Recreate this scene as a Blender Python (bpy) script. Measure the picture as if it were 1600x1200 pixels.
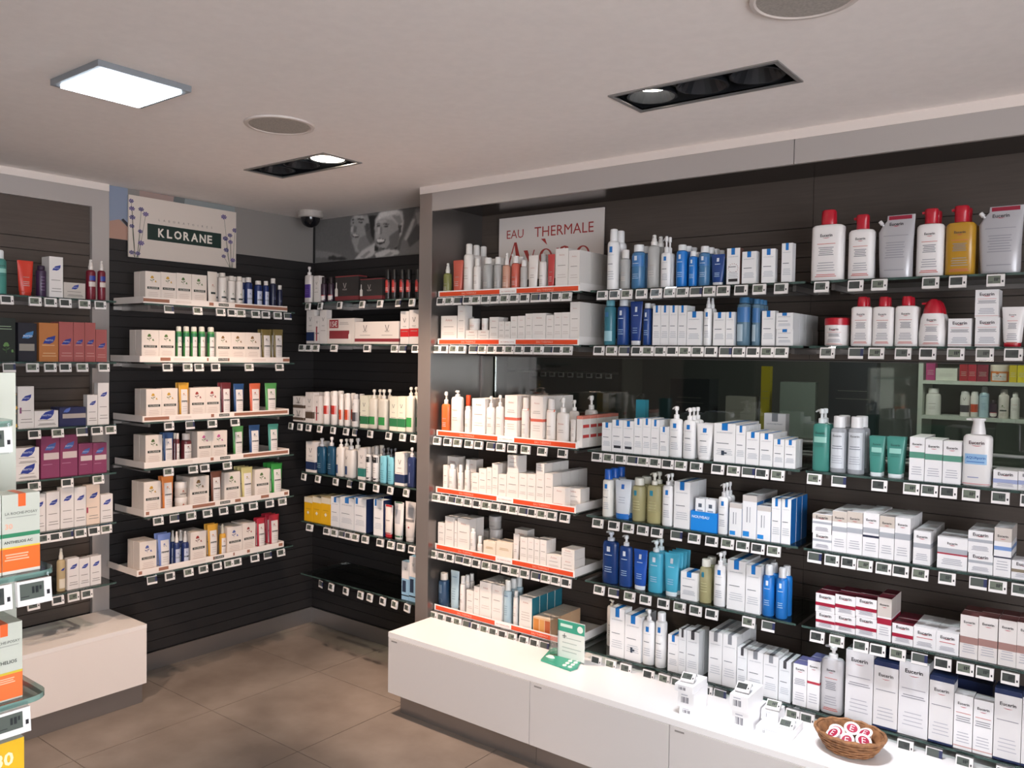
import bpy, bmesh, math, random
from mathutils import Matrix, Vector
random.seed(7)
for o in list(bpy.data.objects):
    bpy.data.objects.remove(o)
SC = bpy.context.scene
COL = SC.collection

# ------------------------------------------------------------------ camera
YAW, PITCH, ROLL = math.radians(37.69), math.radians(1.90), math.radians(-0.891)
f = Vector((-math.sin(YAW), math.cos(YAW), 0)); r = Vector((math.cos(YAW), math.sin(YAW), 0)); dn = Vector((0, 0, -1))
f2 = math.cos(PITCH) * f + math.sin(PITCH) * dn
d2 = math.cos(PITCH) * dn - math.sin(PITCH) * f
r3 = math.cos(ROLL) * r + math.sin(ROLL) * d2
d3 = math.cos(ROLL) * d2 - math.sin(ROLL) * r
cam = bpy.data.cameras.new('camera'); cam.sensor_width = 36; cam.lens = 1296.6 / 1600 * 36
cam.clip_start = 0.05
co = bpy.data.objects.new('camera', cam); COL.objects.link(co)
co.matrix_world = Matrix(((r3.x, -d3.x, -f2.x, 0), (r3.y, -d3.y, -f2.y, 0), (r3.z, -d3.z, -f2.z, 1.6), (0, 0, 0, 1)))
SC.camera = co

# ------------------------------------------------------------------ world, view
W = bpy.data.worlds.new('world'); SC.world = W; W.use_nodes = True
W.node_tree.nodes['Background'].inputs[0].default_value = (.9, .86, .84, 1)
W.node_tree.nodes['Background'].inputs[1].default_value = .05
vs = SC.view_settings
vs.view_transform = 'Standard'; vs.look = 'None'; vs.gamma = 1; vs.use_curve_mapping = False; vs.exposure = 0.75
SC.cycles.max_bounces = 7; SC.cycles.transparent_max_bounces = 20; SC.cycles.caustics_reflective = False; SC.cycles.caustics_refractive = False
SC.cycles.sample_clamp_indirect = 4; SC.cycles.use_denoising = True

PANEL_STRENGTH = 10.5            # ceiling LED panels, the visible one and the added fill ones
WINDOW_FILL_STRENGTH = 6.9            # unseen window added as fill light on the far right wall
# recessed spot lamps: (fixture centre x, y, dx along the box, target, watts, colour, cone deg, blend)
WARM, NEUT, COOL = (1, .74, .58), (1, .93, .89), (.90, .93, 1.0)
SPOTS = {
 'near the corner': [((-2.97, 2.21), (-3.72, 2.30, .40), 38, WARM, 70, .9), ((-2.84, 2.21), (-3.05, 2.90, .85), 26, WARM, 70, .9), ((-2.68, 2.21), (-2.42, 2.85, .66), 108, WARM, 56, .8)],
 'over the cabinets': [((-1.21, 2.24), (-1.2, 2.72, .5), 13, NEUT, 66, .8), ((-1.05, 2.24), (-1.1, 2.58, .4), 46, COOL, 50, .9), ((-0.88, 2.24), (-.55, 2.58, .4), 50, COOL, 54, .9)],
 'behind the viewer': [((-2.15, 0.2), (-3.62, 1.5, .35), 84, WARM, 42, .9), ((-1.98, .2), (-2.6, 2.5, .2), 6, WARM, 60, .9), ((-1.80, .2), (-1.4, 2.5, .3), 5, NEUT, 70, .9)],
}

# ------------------------------------------------------------------ materials
MATS = {}
def lin(c):
    if isinstance(c, str):
        c = tuple(int(c[i:i + 2], 16) for i in (0, 2, 4))
    return tuple((v / 255 / 12.92) if v / 255 <= .04045 else ((v / 255 + .055) / 1.055) ** 2.4 for v in c)
def M(c, rough=.45, metal=0.0, alpha=1.0, emit=0.0, noise=0.0, scale=8.0, c2=None, bump=0.0, stretch=None):
    key = (c, rough, metal, alpha, emit, noise, scale, c2, bump, stretch)
    if key in MATS: return MATS[key]
    m = bpy.data.materials.new('surface'); MATS[key] = m; m.use_nodes = True
    nt = m.node_tree; b = nt.nodes['Principled BSDF']; L = lin(c)
    b.inputs['Base Color'].default_value = (*L, 1); b.inputs['Roughness'].default_value = rough; b.inputs['Metallic'].default_value = metal
    if emit:
        b.inputs['Emission Color'].default_value = (*L, 1); b.inputs['Emission Strength'].default_value = emit
    if noise or bump:
        tc = nt.nodes.new('ShaderNodeTexCoord'); mp = nt.nodes.new('ShaderNodeMapping'); n = nt.nodes.new('ShaderNodeTexNoise')
        n.inputs['Scale'].default_value = scale; n.inputs['Detail'].default_value = 6
        if stretch: mp.inputs['Scale'].default_value = stretch
        nt.links.new(tc.outputs['Object'], mp.inputs[0]); nt.links.new(mp.outputs[0], n.inputs['Vector'])
        if noise:
            mx = nt.nodes.new('ShaderNodeMix'); mx.data_type = 'RGBA'
            L2 = lin(c2) if c2 else tuple(v * (1 - noise) for v in L)
            mx.inputs['A'].default_value = (*L, 1); mx.inputs['B'].default_value = (*L2, 1)
            cr = nt.nodes.new('ShaderNodeMapRange'); cr.inputs[1].default_value = .35; cr.inputs[2].default_value = .65
            nt.links.new(n.outputs[0], cr.inputs[0]); nt.links.new(cr.outputs[0], mx.inputs['Factor']); nt.links.new(mx.outputs['Result'], b.inputs['Base Color'])
        if bump:
            bp = nt.nodes.new('ShaderNodeBump'); bp.inputs['Strength'].default_value = bump; bp.inputs['Distance'].default_value = .004
            nt.links.new(n.outputs[0], bp.inputs['Height']); nt.links.new(bp.outputs[0], b.inputs['Normal'])
    if alpha < 1:
        tr = nt.nodes.new('ShaderNodeBsdfTransparent'); mix = nt.nodes.new('ShaderNodeMixShader')
        tr.inputs[0].default_value = (*[.55 + .45 * v for v in L], 1)
        mix.inputs[0].default_value = alpha
        nt.links.new(tr.outputs[0], mix.inputs[1]); nt.links.new(b.outputs[0], mix.inputs[2])
        nt.links.new(mix.outputs[0], nt.nodes['Material Output'].inputs[0])
    return m
def glass_mat(tint, name, base=.05):
    m = bpy.data.materials.new(name); m.use_nodes = True; nt = m.node_tree; nt.nodes.clear()
    out = nt.nodes.new('ShaderNodeOutputMaterial'); mix = nt.nodes.new('ShaderNodeMixShader')
    tr = nt.nodes.new('ShaderNodeBsdfTransparent'); gl = nt.nodes.new('ShaderNodeBsdfGlossy'); lw = nt.nodes.new('ShaderNodeFresnel')
    tr.inputs[0].default_value = (*tint, 1); gl.inputs['Roughness'].default_value = .03; lw.inputs[0].default_value = 1.5
    mp = nt.nodes.new('ShaderNodeMapRange'); mp.inputs[3].default_value = base; mp.inputs[4].default_value = .9
    nt.links.new(lw.outputs[0], mp.inputs[0]); nt.links.new(mp.outputs[0], mix.inputs[0])
    nt.links.new(tr.outputs[0], mix.inputs[1]); nt.links.new(gl.outputs[0], mix.inputs[2]); nt.links.new(mix.outputs[0], out.inputs[0])
    return m
GLASS = glass_mat((.86, .93, .91), 'shelf_glass', .06)
EDGE = M('5f7a73', .15, alpha=.4)
ACRYL = glass_mat((.93, .95, .96), 'clear_acrylic', .06)
MIRROR = M('b4bcb9', .02, metal=1.0)
STEEL = M('a09b98', .38, metal=.85)
FRAME = M('b8b1ad', .38, metal=.2)
WHITE = M('f3efec', .35)

# ------------------------------------------------------------------ mesh helpers
class MB:
    def __init__(s): s.v = []; s.f = []; s.m = []; s.mats = []
    def mi(s, mat):
        if mat not in s.mats: s.mats.append(mat)
        return s.mats.index(mat)
    def box(s, x0, x1, y0, y1, z0, z1, mat):
        k = len(s.v); s.v += [(x, y, z) for z in (z0, z1) for y in (y0, y1) for x in (x0, x1)]
        q = s.mi(mat)
        for a in ((0, 2, 3, 1), (4, 5, 7, 6), (0, 1, 5, 4), (2, 6, 7, 3), (0, 4, 6, 2), (1, 3, 7, 5)):
            s.f.append(tuple(k + i for i in a)); s.m.append(q)
    def poly(s, pts, mat):
        k = len(s.v); s.v += [tuple(p) for p in pts]; s.f.append(tuple(range(k, k + len(pts)))); s.m.append(s.mi(mat))
    def prism(s, pts, y0, y1, mat):          # outline in (x, z) pushed from y0 to y1
        n = len(pts); k = len(s.v); q = s.mi(mat)
        s.v += [(p[0], y0, p[1]) for p in pts] + [(p[0], y1, p[1]) for p in pts]
        s.f += [tuple(range(k, k + n)), tuple(range(k + 2 * n - 1, k + n - 1, -1))]; s.m += [q, q]
        for i in range(n):
            j = (i + 1) % n; s.f.append((k + j, k + i, k + n + i, k + n + j)); s.m.append(q)
    def loft(s, lv, mat, seg=18, caps=True):  # levels (z, rx, ry, exponent, cx, cy)
        k = len(s.v); q = s.mi(mat)
        for l in lv:
            z, rx, ry, n = l[:4]; cx = l[4] if len(l) > 4 else 0; cy = l[5] if len(l) > 5 else 0
            for i in range(seg):
                t = 2 * math.pi * i / seg; c, d = math.cos(t), math.sin(t)
                s.v.append((cx + rx * math.copysign(abs(c) ** (2 / n), c), cy + ry * math.copysign(abs(d) ** (2 / n), d), z))
        for a in range(len(lv) - 1):
            for i in range(seg):
                j = (i + 1) % seg
                s.f.append((k + a * seg + i, k + a * seg + j, k + (a + 1) * seg + j, k + (a + 1) * seg + i)); s.m.append(q)
        if caps:
            s.f.append(tuple(k + i for i in reversed(range(seg)))); s.f.append(tuple(k + (len(lv) - 1) * seg + i for i in range(seg))); s.m += [q, q]
    def tube(s, pts, rad, mat, seg=8):
        k = len(s.v); q = s.mi(mat); P = [Vector(p) for p in pts]
        for i, p in enumerate(P):
            d = (P[min(i + 1, len(P) - 1)] - P[max(i - 1, 0)]).normalized()
            a = d.cross(Vector((0, 0, 1))) if abs(d.z) < .95 else d.cross(Vector((1, 0, 0)))
            a.normalize(); b = d.cross(a); rr = rad[i] if isinstance(rad, (list, tuple)) else rad
            for j in range(seg):
                t = 2 * math.pi * j / seg; s.v.append(tuple(p + rr * (math.cos(t) * a + math.sin(t) * b)))
        for i in range(len(P) - 1):
            for j in range(seg):
                j2 = (j + 1) % seg
                s.f.append((k + i * seg + j, k + i * seg + j2, k + (i + 1) * seg + j2, k + (i + 1) * seg + j)); s.m.append(q)
        s.f.append(tuple(k + i for i in reversed(range(seg)))); s.f.append(tuple(k + (len(P) - 1) * seg + i for i in range(seg))); s.m += [q, q]
    def mesh(s, name, smooth=False):
        me = bpy.data.meshes.new(name); me.from_pydata(s.v, [], s.f)
        for m in s.mats: me.materials.append(m)
        me.polygons.foreach_set('material_index', s.m)
        if smooth:
            me.polygons.foreach_set('use_smooth', [True] * len(s.f)); me.set_sharp_from_angle(angle=math.radians(38))
        me.update(); return me
def obj(name, me, parent=None, loc=(0, 0, 0), rz=0.0):
    if isinstance(me, MB): me = me.mesh(name)
    o = bpy.data.objects.new(name, me); COL.objects.link(o); o.location = loc; o.rotation_euler = (0, 0, rz)
    if parent is not None: o.parent = parent
    return o
def tag(o, label, cat, group=None):
    o['label'] = label; o['category'] = cat
    if group: o['group'] = group
    return o
def struct(o, label=None):
    o['kind'] = 'structure'
    if label: o['label'] = label; o['category'] = o.name.split('_')[0]
    return o
def empty(name, loc, rz=0.0):
    o = bpy.data.objects.new(name, None); COL.objects.link(o); o.location = loc; o.rotation_euler = (0, 0, rz); o.empty_display_size = .05; return o
def one_box(name, b, mat, parent=None, loc=(0, 0, 0), rz=0.0):
    m = MB(); m.box(*b, mat); return obj(name, m, parent, loc, rz)
GL = {}
def glyphs(text, bold=0.0):
    if (text, bold) in GL: return GL[(text, bold)]
    cu = bpy.data.curves.new('glyph', 'FONT'); cu.body = text; cu.resolution_u = 2; cu.offset = bold
    ob = bpy.data.objects.new('glyph', cu); COL.objects.link(ob); bpy.context.view_layer.update()
    me = bpy.data.meshes.new_from_object(ob.evaluated_get(bpy.context.evaluated_depsgraph_get()))
    V = [(v.co.x, v.co.y) for v in me.vertices]; F = [tuple(p.vertices) for p in me.polygons]
    bpy.data.objects.remove(ob); bpy.data.curves.remove(cu); bpy.data.meshes.remove(me)
    x0 = min(v[0] for v in V); x1 = max(v[0] for v in V); y0 = min(v[1] for v in V); y1 = max(v[1] for v in V)
    V = [((x - (x0 + x1) / 2) / (x1 - x0), (y - (y0 + y1) / 2) / (x1 - x0)) for x, y in V]
    GL[(text, bold)] = (V, F, (y1 - y0) / (x1 - x0)); return GL[(text, bold)]
def put_text(mb, text, xc, zc, width, mat, surf, bold=0.0, vert=False, hs=1.0):
    V, F, _ = glyphs(text, bold); k = len(mb.v); q = mb.mi(mat)
    for x, y in V:
        X, Z = (xc + x * width, zc + y * width * hs) if not vert else (xc - y * width, zc + x * width)
        mb.v.append((X, surf(X, Z), Z))
    for p in F: mb.f.append(tuple(k + i for i in p)); mb.m.append(q)
def ordinal(n):
    w = 'first second third fourth fifth sixth seventh eighth ninth tenth eleventh twelfth thirteenth fourteenth fifteenth sixteenth seventeenth eighteenth nineteenth twentieth'.split()
    return w[n - 1] if n <= 20 else 'twenty-' + w[n - 21]

# ------------------------------------------------------------------ room shell
XW, YW, ZC = -3.937, 3.17, 2.38           # left wall face, back wall face, ceiling
XR, YB = 2.6, -3.6
def slats(parent, along, a0, a1, z0, z1, mat, pitch=.0555):
    n = max(1, round((z1 - z0) / pitch)); p = (z1 - z0) / n
    m = MB()
    if along == 'x': m.box(a0, a1, YW, YW + .012, .0028, p, mat)
    else: m.box(XW - .012, XW, a0, a1, .0028, p, mat)
    me = m.mesh('slat')
    for i in range(n): obj('slat', me, parent, (0, 0, z0 + i * p))
CHAR = M('2a2727', .55, noise=.12, scale=3, stretch=(1, 1, 12))
WOOD = M('564b44', .6, noise=.14, scale=5, stretch=(1.0, 1.0, 22))
GROOVE = M('121110', .9)

floor = struct(one_box('floor', (XW - .2, XR, YB, YW + .2, -.06, -.004), M('4a4038', .9)), 'grey brown floor of large square concrete-look tiles')
TILE = M('92867c', .5, noise=.3, scale=3.2, c2='766a61', bump=.05)
xs = [-2.67 + .605 * k for k in range(-3, 10)]; ys = [2.085 + .597 * k for k in range(-10, 3)]
for x in xs:
    for y in ys:
        x0, x1, y0, y1 = max(x, XW - .05), min(x + .605, XR), max(y, YB), min(y + .597, YW + .05)
        if x1 - x0 > .02 and y1 - y0 > .02:
            one_box('tile', (x0 + .0015, x1 - .0015, y0 + .0015, y1 - .0015, -.01, 0), TILE, floor)

# ceiling with the two recess openings left free
HOLES = [(-3.087, -2.590, 2.128, 2.302), (-1.297, -.811, 2.152, 2.326), (-2.26, -1.70, .112, .288)]
cx = sorted({XW - .2, XR} | {h[i] for h in HOLES for i in (0, 1)}); cy = sorted({YB, YW + .2} | {h[i] for h in HOLES for i in (2, 3)})
m = MB(); PLASTER = M('fbf3ef', .85, noise=.03, scale=30)
for i in range(len(cx) - 1):
    for j in range(len(cy) - 1):
        mx, my = (cx[i] + cx[i + 1]) / 2, (cy[j] + cy[j + 1]) / 2
        if not any(h[0] < mx < h[1] and h[2] < my < h[3] for h in HOLES):
            m.poly([(cx[i], cy[j + 1], ZC), (cx[i + 1], cy[j + 1], ZC), (cx[i + 1], cy[j], ZC), (cx[i], cy[j], ZC)], PLASTER)
struct(obj('ceiling', m), 'smooth off-white ceiling with recessed lamps')

# left wall: charcoal slat wall by the corner, brown slats inside the grey frame
wl = struct(one_box('wall_left', (XW - .25, XW - .012, YB, YW + .2, 0, ZC), GROOVE), 'dark horizontal slat wall running into the corner')
slats(wl, 'y', 1.945, YW, .09, 2.13, CHAR, .0525)
slats(wl, 'y', -1.6, 1.865, .36, 2.092, WOOD)
one_box('top_panel', (XW - .012, XW, -1.6, 1.865, 2.095, 2.265), WOOD, wl)
wb = struct(one_box('wall_back', (XW - .2, XR, YW + .012, YW + .09, 0, 1.238), GROOVE), 'dark slat wall behind the shelves')
one_box('upper_wall', (XW - .2, XR, YW + .012, YW + .09, 1.602, ZC), GROOVE, wb)
one_box('side_wall', (XW - .2, -2.652, YW + .012, YW + .09, 1.238, 1.602), GROOVE, wb)
one_box('side_wall', (.85, XR, YW + .012, YW + .09, 1.238, 1.602), GROOVE, wb)
slats(wb, 'x', XW, -2.73, .09, 2.13, CHAR, .0525)
for x0, x1 in ((-2.652, -1.0325), (-1.0305, .85)):
    slats(wb, 'x', x0, x1, 1.602, 2.101, WOOD)
    slats(wb, 'x', x0, x1, .37, 1.238, WOOD)
    one_box('top_panel', (x0, x1, YW, YW + .012, 2.104, 2.29), WOOD, wb)
struct(one_box('wall_right', (XR, XR + .1, YB, YW, 0, ZC), M('cfc6c0', .8)), 'plain pale wall at the far side of the shop')
struct(one_box('wall_front', (XW, XR, YB - .1, YB, 0, ZC), M('6b6460', .8)), 'dark wall behind the viewer')
fill_win = struct(empty('window_added_fill', (XR, -1.55, 0)), 'wide unseen glowing window added as fill light on the far right wall')  # made-up glowing window out of view, added to brighten the ceiling
for k in range(3):
    one_box('pane', (-.012, -.006, -1.9 + k * 1.3, -.64 + k * 1.3, .35, 2.2), M('f4f8ff', .5, emit=WINDOW_FILL_STRENGTH), fill_win)
for y in (-1.94, -.64, .66, 1.96): one_box('fill_window_frame', (-.03, -.001, y, y + .04, .3, 2.25), M('77726e', .4, metal=.5), fill_win)
for z in (.31, 2.2): one_box('fill_window_frame', (-.03, -.001, -1.94, 2.0, z, z + .04), M('77726e', .4, metal=.5), fill_win)
# long glazed opening into the dim stock room behind
op = struct(empty('window_2', (0, YW, 0)), 'long glazed opening into the dim stock room behind the shelves')
one_box('pane', (-2.60, .84, .055, .061, 1.24, 1.60), glass_mat((.80, .83, .81), 'opening_glass', .05), op)
one_box('reveal', (-2.6515, -2.64, .0005, .089, 1.2385, 1.6015), M('9a9694', .4, metal=.4), op)
for z, rr in ((1.297, .006), (1.258, .004)):
    m = MB(); m.tube([(-2.63, -.012, z), (.84, -.012, z)], rr, M('c9cbc8', .3, metal=.6), 10); obj('rail', m.mesh('rail', True), op)
for z in (1.2382, 1.5985): one_box('reveal', (-2.64, .849, .0125, .089, z, z + .003), M('5a5552', .5), op)
BR = M('77756f', .8)
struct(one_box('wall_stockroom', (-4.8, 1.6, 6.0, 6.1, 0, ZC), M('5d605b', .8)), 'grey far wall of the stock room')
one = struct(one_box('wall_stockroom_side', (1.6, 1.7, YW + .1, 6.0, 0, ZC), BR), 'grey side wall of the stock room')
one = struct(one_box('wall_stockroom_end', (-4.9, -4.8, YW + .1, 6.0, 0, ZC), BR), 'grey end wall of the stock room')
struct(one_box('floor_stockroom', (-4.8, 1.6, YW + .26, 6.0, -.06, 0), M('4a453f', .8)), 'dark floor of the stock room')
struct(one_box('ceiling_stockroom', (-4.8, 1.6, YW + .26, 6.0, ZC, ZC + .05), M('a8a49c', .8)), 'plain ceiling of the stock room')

# baseboards and frames
struct(one_box('baseboard_left', (XW, XW + .012, 1.945, YW, 0, .088), STEEL), 'brushed steel baseboard under the flower-sign wall')
struct(one_box('baseboard_back', (XW + .012, -2.73, YW - .012, YW, 0, .088), STEEL), 'brushed steel baseboard under the couple-poster wall')
struct(one_box('trim_1', (XW - .005, -3.917, 1.865, 1.945, 0, 2.347), FRAME), 'grey upright beside the far-left bay')
struct(one_box('trim_2', (XW - .005, -3.917, -1.6, 1.865, 2.265, 2.347), FRAME), 'grey fascia above the far-left bay')
struct(one_box('trim_3', (XW - .005, -3.915, -1.6, 1.945, 2.347, ZC), M('e6dad2', .7)), 'cream strip between left fascia and ceiling')
struct(one_box('trim_4', (-2.73, -2.652, 2.81, YW, 0, 2.347), M('b0a8a3', .33, metal=.8)), 'grey metal pillar beside the orange-railed bay')
struct(one_box('trim_5', (-2.652, -.985, 2.81, 2.826, 2.264, 2.347), FRAME), 'grey fascia panel above the orange-railed bay')
struct(one_box('trim_6', (-.982, .85, 2.81, 2.826, 2.264, 2.347), FRAME), 'grey fascia panel above the right bay')
struct(one_box('trim_7', (-2.73, .85, 2.808, YW, 2.347, ZC), M('e6dad2', .7)), 'cream strip between long fascia and ceiling')
struct(one_box('trim_8', (-2.652, .85, 2.826, YW, 2.29, 2.31), M('6d6866', .25, metal=.9)), 'dark metal soffit above the shelves')
struct(one_box('trim_9', (.85, .93, 2.81, YW, 0, 2.347), FRAME), 'grey pillar closing the long shelf unit')
side = one_box('trim_10', (-2.652, -2.6505, 2.812, YW - .001, .372, 2.289), M('86817e', .3, metal=.85))
struct(side, 'brushed metal side panel of the orange-railed bay')

# ------------------------------------------------------------------ low cabinets
DOORW = M('d6d1ce', .4)
wt = one_box('worktop', (-2.65, .85, 2.56, YW - .001, .348, .37), M('f4f1f0', .3))
tag(wt, 'long white worktop of the low cabinets under the right shelves', 'worktop')
JX = [-2.648, -1.866, -1.272, -.68, -.088, .5, .85]
words_ = ['by the grey pillar', 'below the green leaflet stand', 'below the stacked price tags', 'below the wicker basket', 'just past the wicker basket', 'at the end of the row']
for i in range(6):
    e = empty('low_cabinet', (JX[i], 2.558, 0))
    w = JX[i + 1] - JX[i]
    dr = one_box('door', (.0015, w - .0015, 0, .018, .10, .3465), DOORW, e)
    one_box('maker_mark', (.02, .055, -.0006, 0, .331, .337), M('8d8884', .5), dr)
    one_box('carcass', (.001, w - .001, .0185, .6, .10, .3475), M('d8d2ce', .5), e)
    one_box('plinth', (.03 if i == 0 else .001, w - .001, .05, .07, 0, .0995), STEEL, e)
    tag(e, 'white low cabinet door front ' + words_[i], 'cabinet', 'low cabinets under the right shelves')
e = empty('low_cabinet', (-3.567, 1.942, 0), math.pi / 2)
for k in range(4):
    x1 = -k * .62; x0 = max(-3.0, x1 - .62)
    one_box('door', (x0 + .0015, x1 - .0015, 0, .018, .095, .345), M('ece2db', .4), e)
one_box('carcass', (-2.6, -.001, .0185, .345, .095, .345), M('e4dad3', .4), e)
one_box('plinth', (-2.6, -.006, .03, .05, 0, .0945), STEEL, e)
one_box('top', (-2.6, 0, .001, .345, .3455, .364), M('efe8e3', .3), e)
tag(e, 'white low bench cabinet under the far-left shelves', 'cabinet')

# ------------------------------------------------------------------ ceiling fixtures
def led_panel(x0, x1, y0, y1, label, tone='e6f3ff'):
    e = empty('ceiling_light', ((x0 + x1) / 2, (y0 + y1) / 2, ZC)); a, b = (x1 - x0) / 2, (y1 - y0) / 2
    g = M('8f9499', .4, metal=.3)
    m = MB(); m.box(-a, a, -b, -b + .02, -.018, -.0005, g); obj('frame', m.mesh('frame'), e)
    for bx in ((-a, a, b - .02, b), (-a, -a + .02, -b + .02, b - .02), (a - .02, a, -b + .02, b - .02)):
        one_box('frame', (*bx, -.018, -.0005), g, e)
    one_box('diffuser', (-a + .02, a - .02, -b + .02, b - .02, -.024, -.004), M(tone, .5, emit=PANEL_STRENGTH), e)
    tag(e, label, 'ceiling light', 'square ceiling panels')
led_panel(-2.549, -2.265, 1.095, 1.368, 'bright square ceiling light panel with grey frame')
led_panel(1.5, 1.78, -.5, -.22, 'unseen square fill light added on the ceiling to the right of the viewer', 'fff1e6')  # panels from here on are added out of view to raise the room light
led_panel(-2.549, -2.265, -1.6, -1.32, 'unseen square fill light added on the ceiling behind the far-left bay', 'fff1e6')
led_panel(-.95, -.67, -.75, -.47, 'unseen square fill light added on the ceiling above the viewer', 'fff1e6')
led_panel(-.95, -.67, -1.9, -1.62, 'unseen square fill light added on the ceiling behind the viewer', 'fff1e6')
led_panel(.75, 1.03, -1.9, -1.62, 'unseen square fill light added on the ceiling in the far shop corner', 'fff1e6')
BLK = M('1a1b1e', .35); ALU = M('9b9896', .4, metal=.6)
def spot_box(h, key, lit, label):
    x0, x1, y0, y1 = h; e = empty('recessed_spotlight', ((x0 + x1) / 2, (y0 + y1) / 2, ZC)); a, b = (x1 - x0) / 2, (y1 - y0) / 2
    for bx in ((-a - .013, a + .013, -b - .013, -b), (-a - .013, a + .013, b, b + .013), (-a - .013, -a, -b, b), (a, a + .013, -b, b)):
        one_box('rim', (*bx, -.004, .004), ALU, e)
    m = MB(); z = .09; P = [(-a, -b), (a, -b), (a, b), (-a, b)]
    m.poly([(p[0], p[1], z) for p in P], BLK)
    for i in range(4):
        p, q = P[i], P[(i + 1) % 4]; m.poly([(p[0], p[1], 0), (p[0], p[1], z), (q[0], q[1], z), (q[0], q[1], 0)], BLK)
    obj('housing', m, e)
    for k in range(3):
        cx_ = -a + (k + .5) * 2 * a / 3
        m = MB(); R = min(b, a / 3) * .93
        n = 20; ring = [(math.cos(2 * math.pi * i / n), math.sin(2 * math.pi * i / n)) for i in range(n)]
        for r0, z0, r1, z1 in ((R, .004, R * .9, .004), (R * .9, .004, R * .45, .055), (R, .004, R, .02)):
            for i in range(n):
                c0, c1 = ring[i], ring[(i + 1) % n]
                m.poly([(cx_ + c0[0] * r0, c0[1] * r0, z0), (cx_ + c1[0] * r0, c1[1] * r0, z0), (cx_ + c1[0] * r1, c1[1] * r1, z1), (cx_ + c0[0] * r1, c0[1] * r1, z1)], M('3a3d42', .25, metal=.7))
        lp = obj('lamp', m, e)
        m = MB(); q_ = (.4, .62, .88)[lit[k]]; m.loft([((.05, .034, .008)[lit[k]], R * q_, R * q_, 2, cx_), (.054, R * .45, R * .45, 2, cx_)], M('fff2dd', .4, emit=(30.0 if lit[k] else 0.15)))
        obj('bulb', m, lp)
    tag(e, label, 'spotlight', 'recessed three-lamp spotlights')
    for (px, py), tgt, watt, colr, cone, blend in SPOTS[key]:
        li = bpy.data.lights.new('spot', 'SPOT'); li.energy = watt; li.color = colr; li.spot_size = math.radians(cone); li.spot_blend = blend; li.shadow_soft_size = .04
        lo = bpy.data.objects.new('spot', li); COL.objects.link(lo); lo.location = (px, py, ZC - .012)
        lo.rotation_euler = (Vector(tgt) - lo.location).to_track_quat('-Z', 'Y').to_euler()
spot_box(HOLES[0], 'near the corner', (0, 0, 2), 'black recessed spotlight box near the dome camera')
spot_box(HOLES[1], 'over the cabinets', (1, 0, 0), 'black recessed three-lamp spotlight box above the right cabinets')
spot_box(HOLES[2], 'behind the viewer', (1, 1, 1), 'recessed spotlight box over the shop floor near the viewer')
for (x, y, R, lb) in ((-2.39, 1.772, .118, 'round ceiling speaker beside the bright light panel'), (-.615, 1.80, .118, 'round ceiling speaker cut by the upper picture edge')):
    e = empty('ceiling_speaker', (x, y, ZC)); m = MB()
    m.loft([(-.0005, R, R, 2), (-.006, R * .98, R * .98, 2), (-.007, R * .9, R * .9, 2), (-.004, R * .86, R * .86, 2)], M('d8cdc6', .5), 36, caps=False); obj('rim', m.mesh('rim', True), e)
    m = MB(); m.loft([(-.0045, R * .86, R * .86, 2), (-.001, R * .86, R * .86, 2)], M('b1aaa2', .7, noise=.2, scale=160), 36); obj('grille', m, e)
    tag(e, lb, 'speaker', 'round ceiling speakers')
e = empty('dome_camera', (-3.70, 2.95, ZC)); m = MB()
m.loft([(-.0005, .068, .068, 2), (-.03, .07, .07, 2), (-.036, .064, .064, 2)], M('b8b0a9', .5), 28); obj('housing', m.mesh('housing', True), e)
m = MB(); m.loft([(-.036 - .052 * math.sin(t), .052 * math.cos(t) + .001, .052 * math.cos(t) + .001, 2) for t in [i * math.pi / 16 for i in range(9)]], M('16161a', .08), 28); obj('dome', m.mesh('dome', True), e)
m = MB(); m.loft([(-.070, .014, .014, 2), (-.0705, .014, .014, 2)], M('3a3c44', .1), 14); 
tag(e, 'small dome security camera on the ceiling above the corner', 'camera')

# ------------------------------------------------------------------ glass shelves
ZR = [1.872, 1.652, 1.226, .960, .692, .404]; ZL = [1.817, 1.548, 1.274, 1.061, .839, .570]
ROW = ['top', 'second', 'third', 'fourth', 'fifth', 'bottom']
BAY = {'A': 'orange-railed bay', 'L': 'blue-flag bay', 'E': 'rightmost bay', 'V': 'couple-poster wall', 'K': 'flower-sign wall', 'P': 'far-left bay'}
SPAN = {'A': (-2.647, -1.853), 'L': (-1.812, -.950), 'E': (-.930, -.04), 'V': (-3.64, -2.745), 'K': (1.958, 2.79), 'P': (1.0, 1.83)}
def glass_shelf(bay, row, a0, a1, z, label, depth=.313):
    if bay in 'KP': e = empty('glass_shelf', (XW + depth + .002, a0, z), math.pi / 2)
    else: e = empty('glass_shelf', (a0, YW - depth - .002, z))
    w = a1 - a0
    m = MB(); m.box(0, w, 0.0006, depth, -.0078, -.0002, GLASS); obj('pane', m, e)
    one_box('front_edge', (0, w, 0, .0005, -.0078, -.0002), EDGE, e)
    one_box('rail', (.01, w - .01, depth - .012, depth, -.024, -.0085), STEEL, e)
    for x in (.05, w - .062):
        m = MB(); k = [(0, 0), (depth - .08, 0), (depth - .08, -.012), (0, -.03)]
        m.prism([(x, -.0085), (x + .012, -.0085), (x + .012, -.028), (x, -.028)], .06, depth - .0125, STEEL); obj('bracket', m, e)
    tag(e, label, 'shelf', 'glass shelves')
    return e
for b in 'ALEVKP':
    for i in range(6):
        glass_shelf(b, i, *SPAN[b], (ZL if b in 'KP' else ZR)[i], 'clear glass shelf on steel brackets, %s shelf of the %s' % (ROW[i], BAY[b]))
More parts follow.
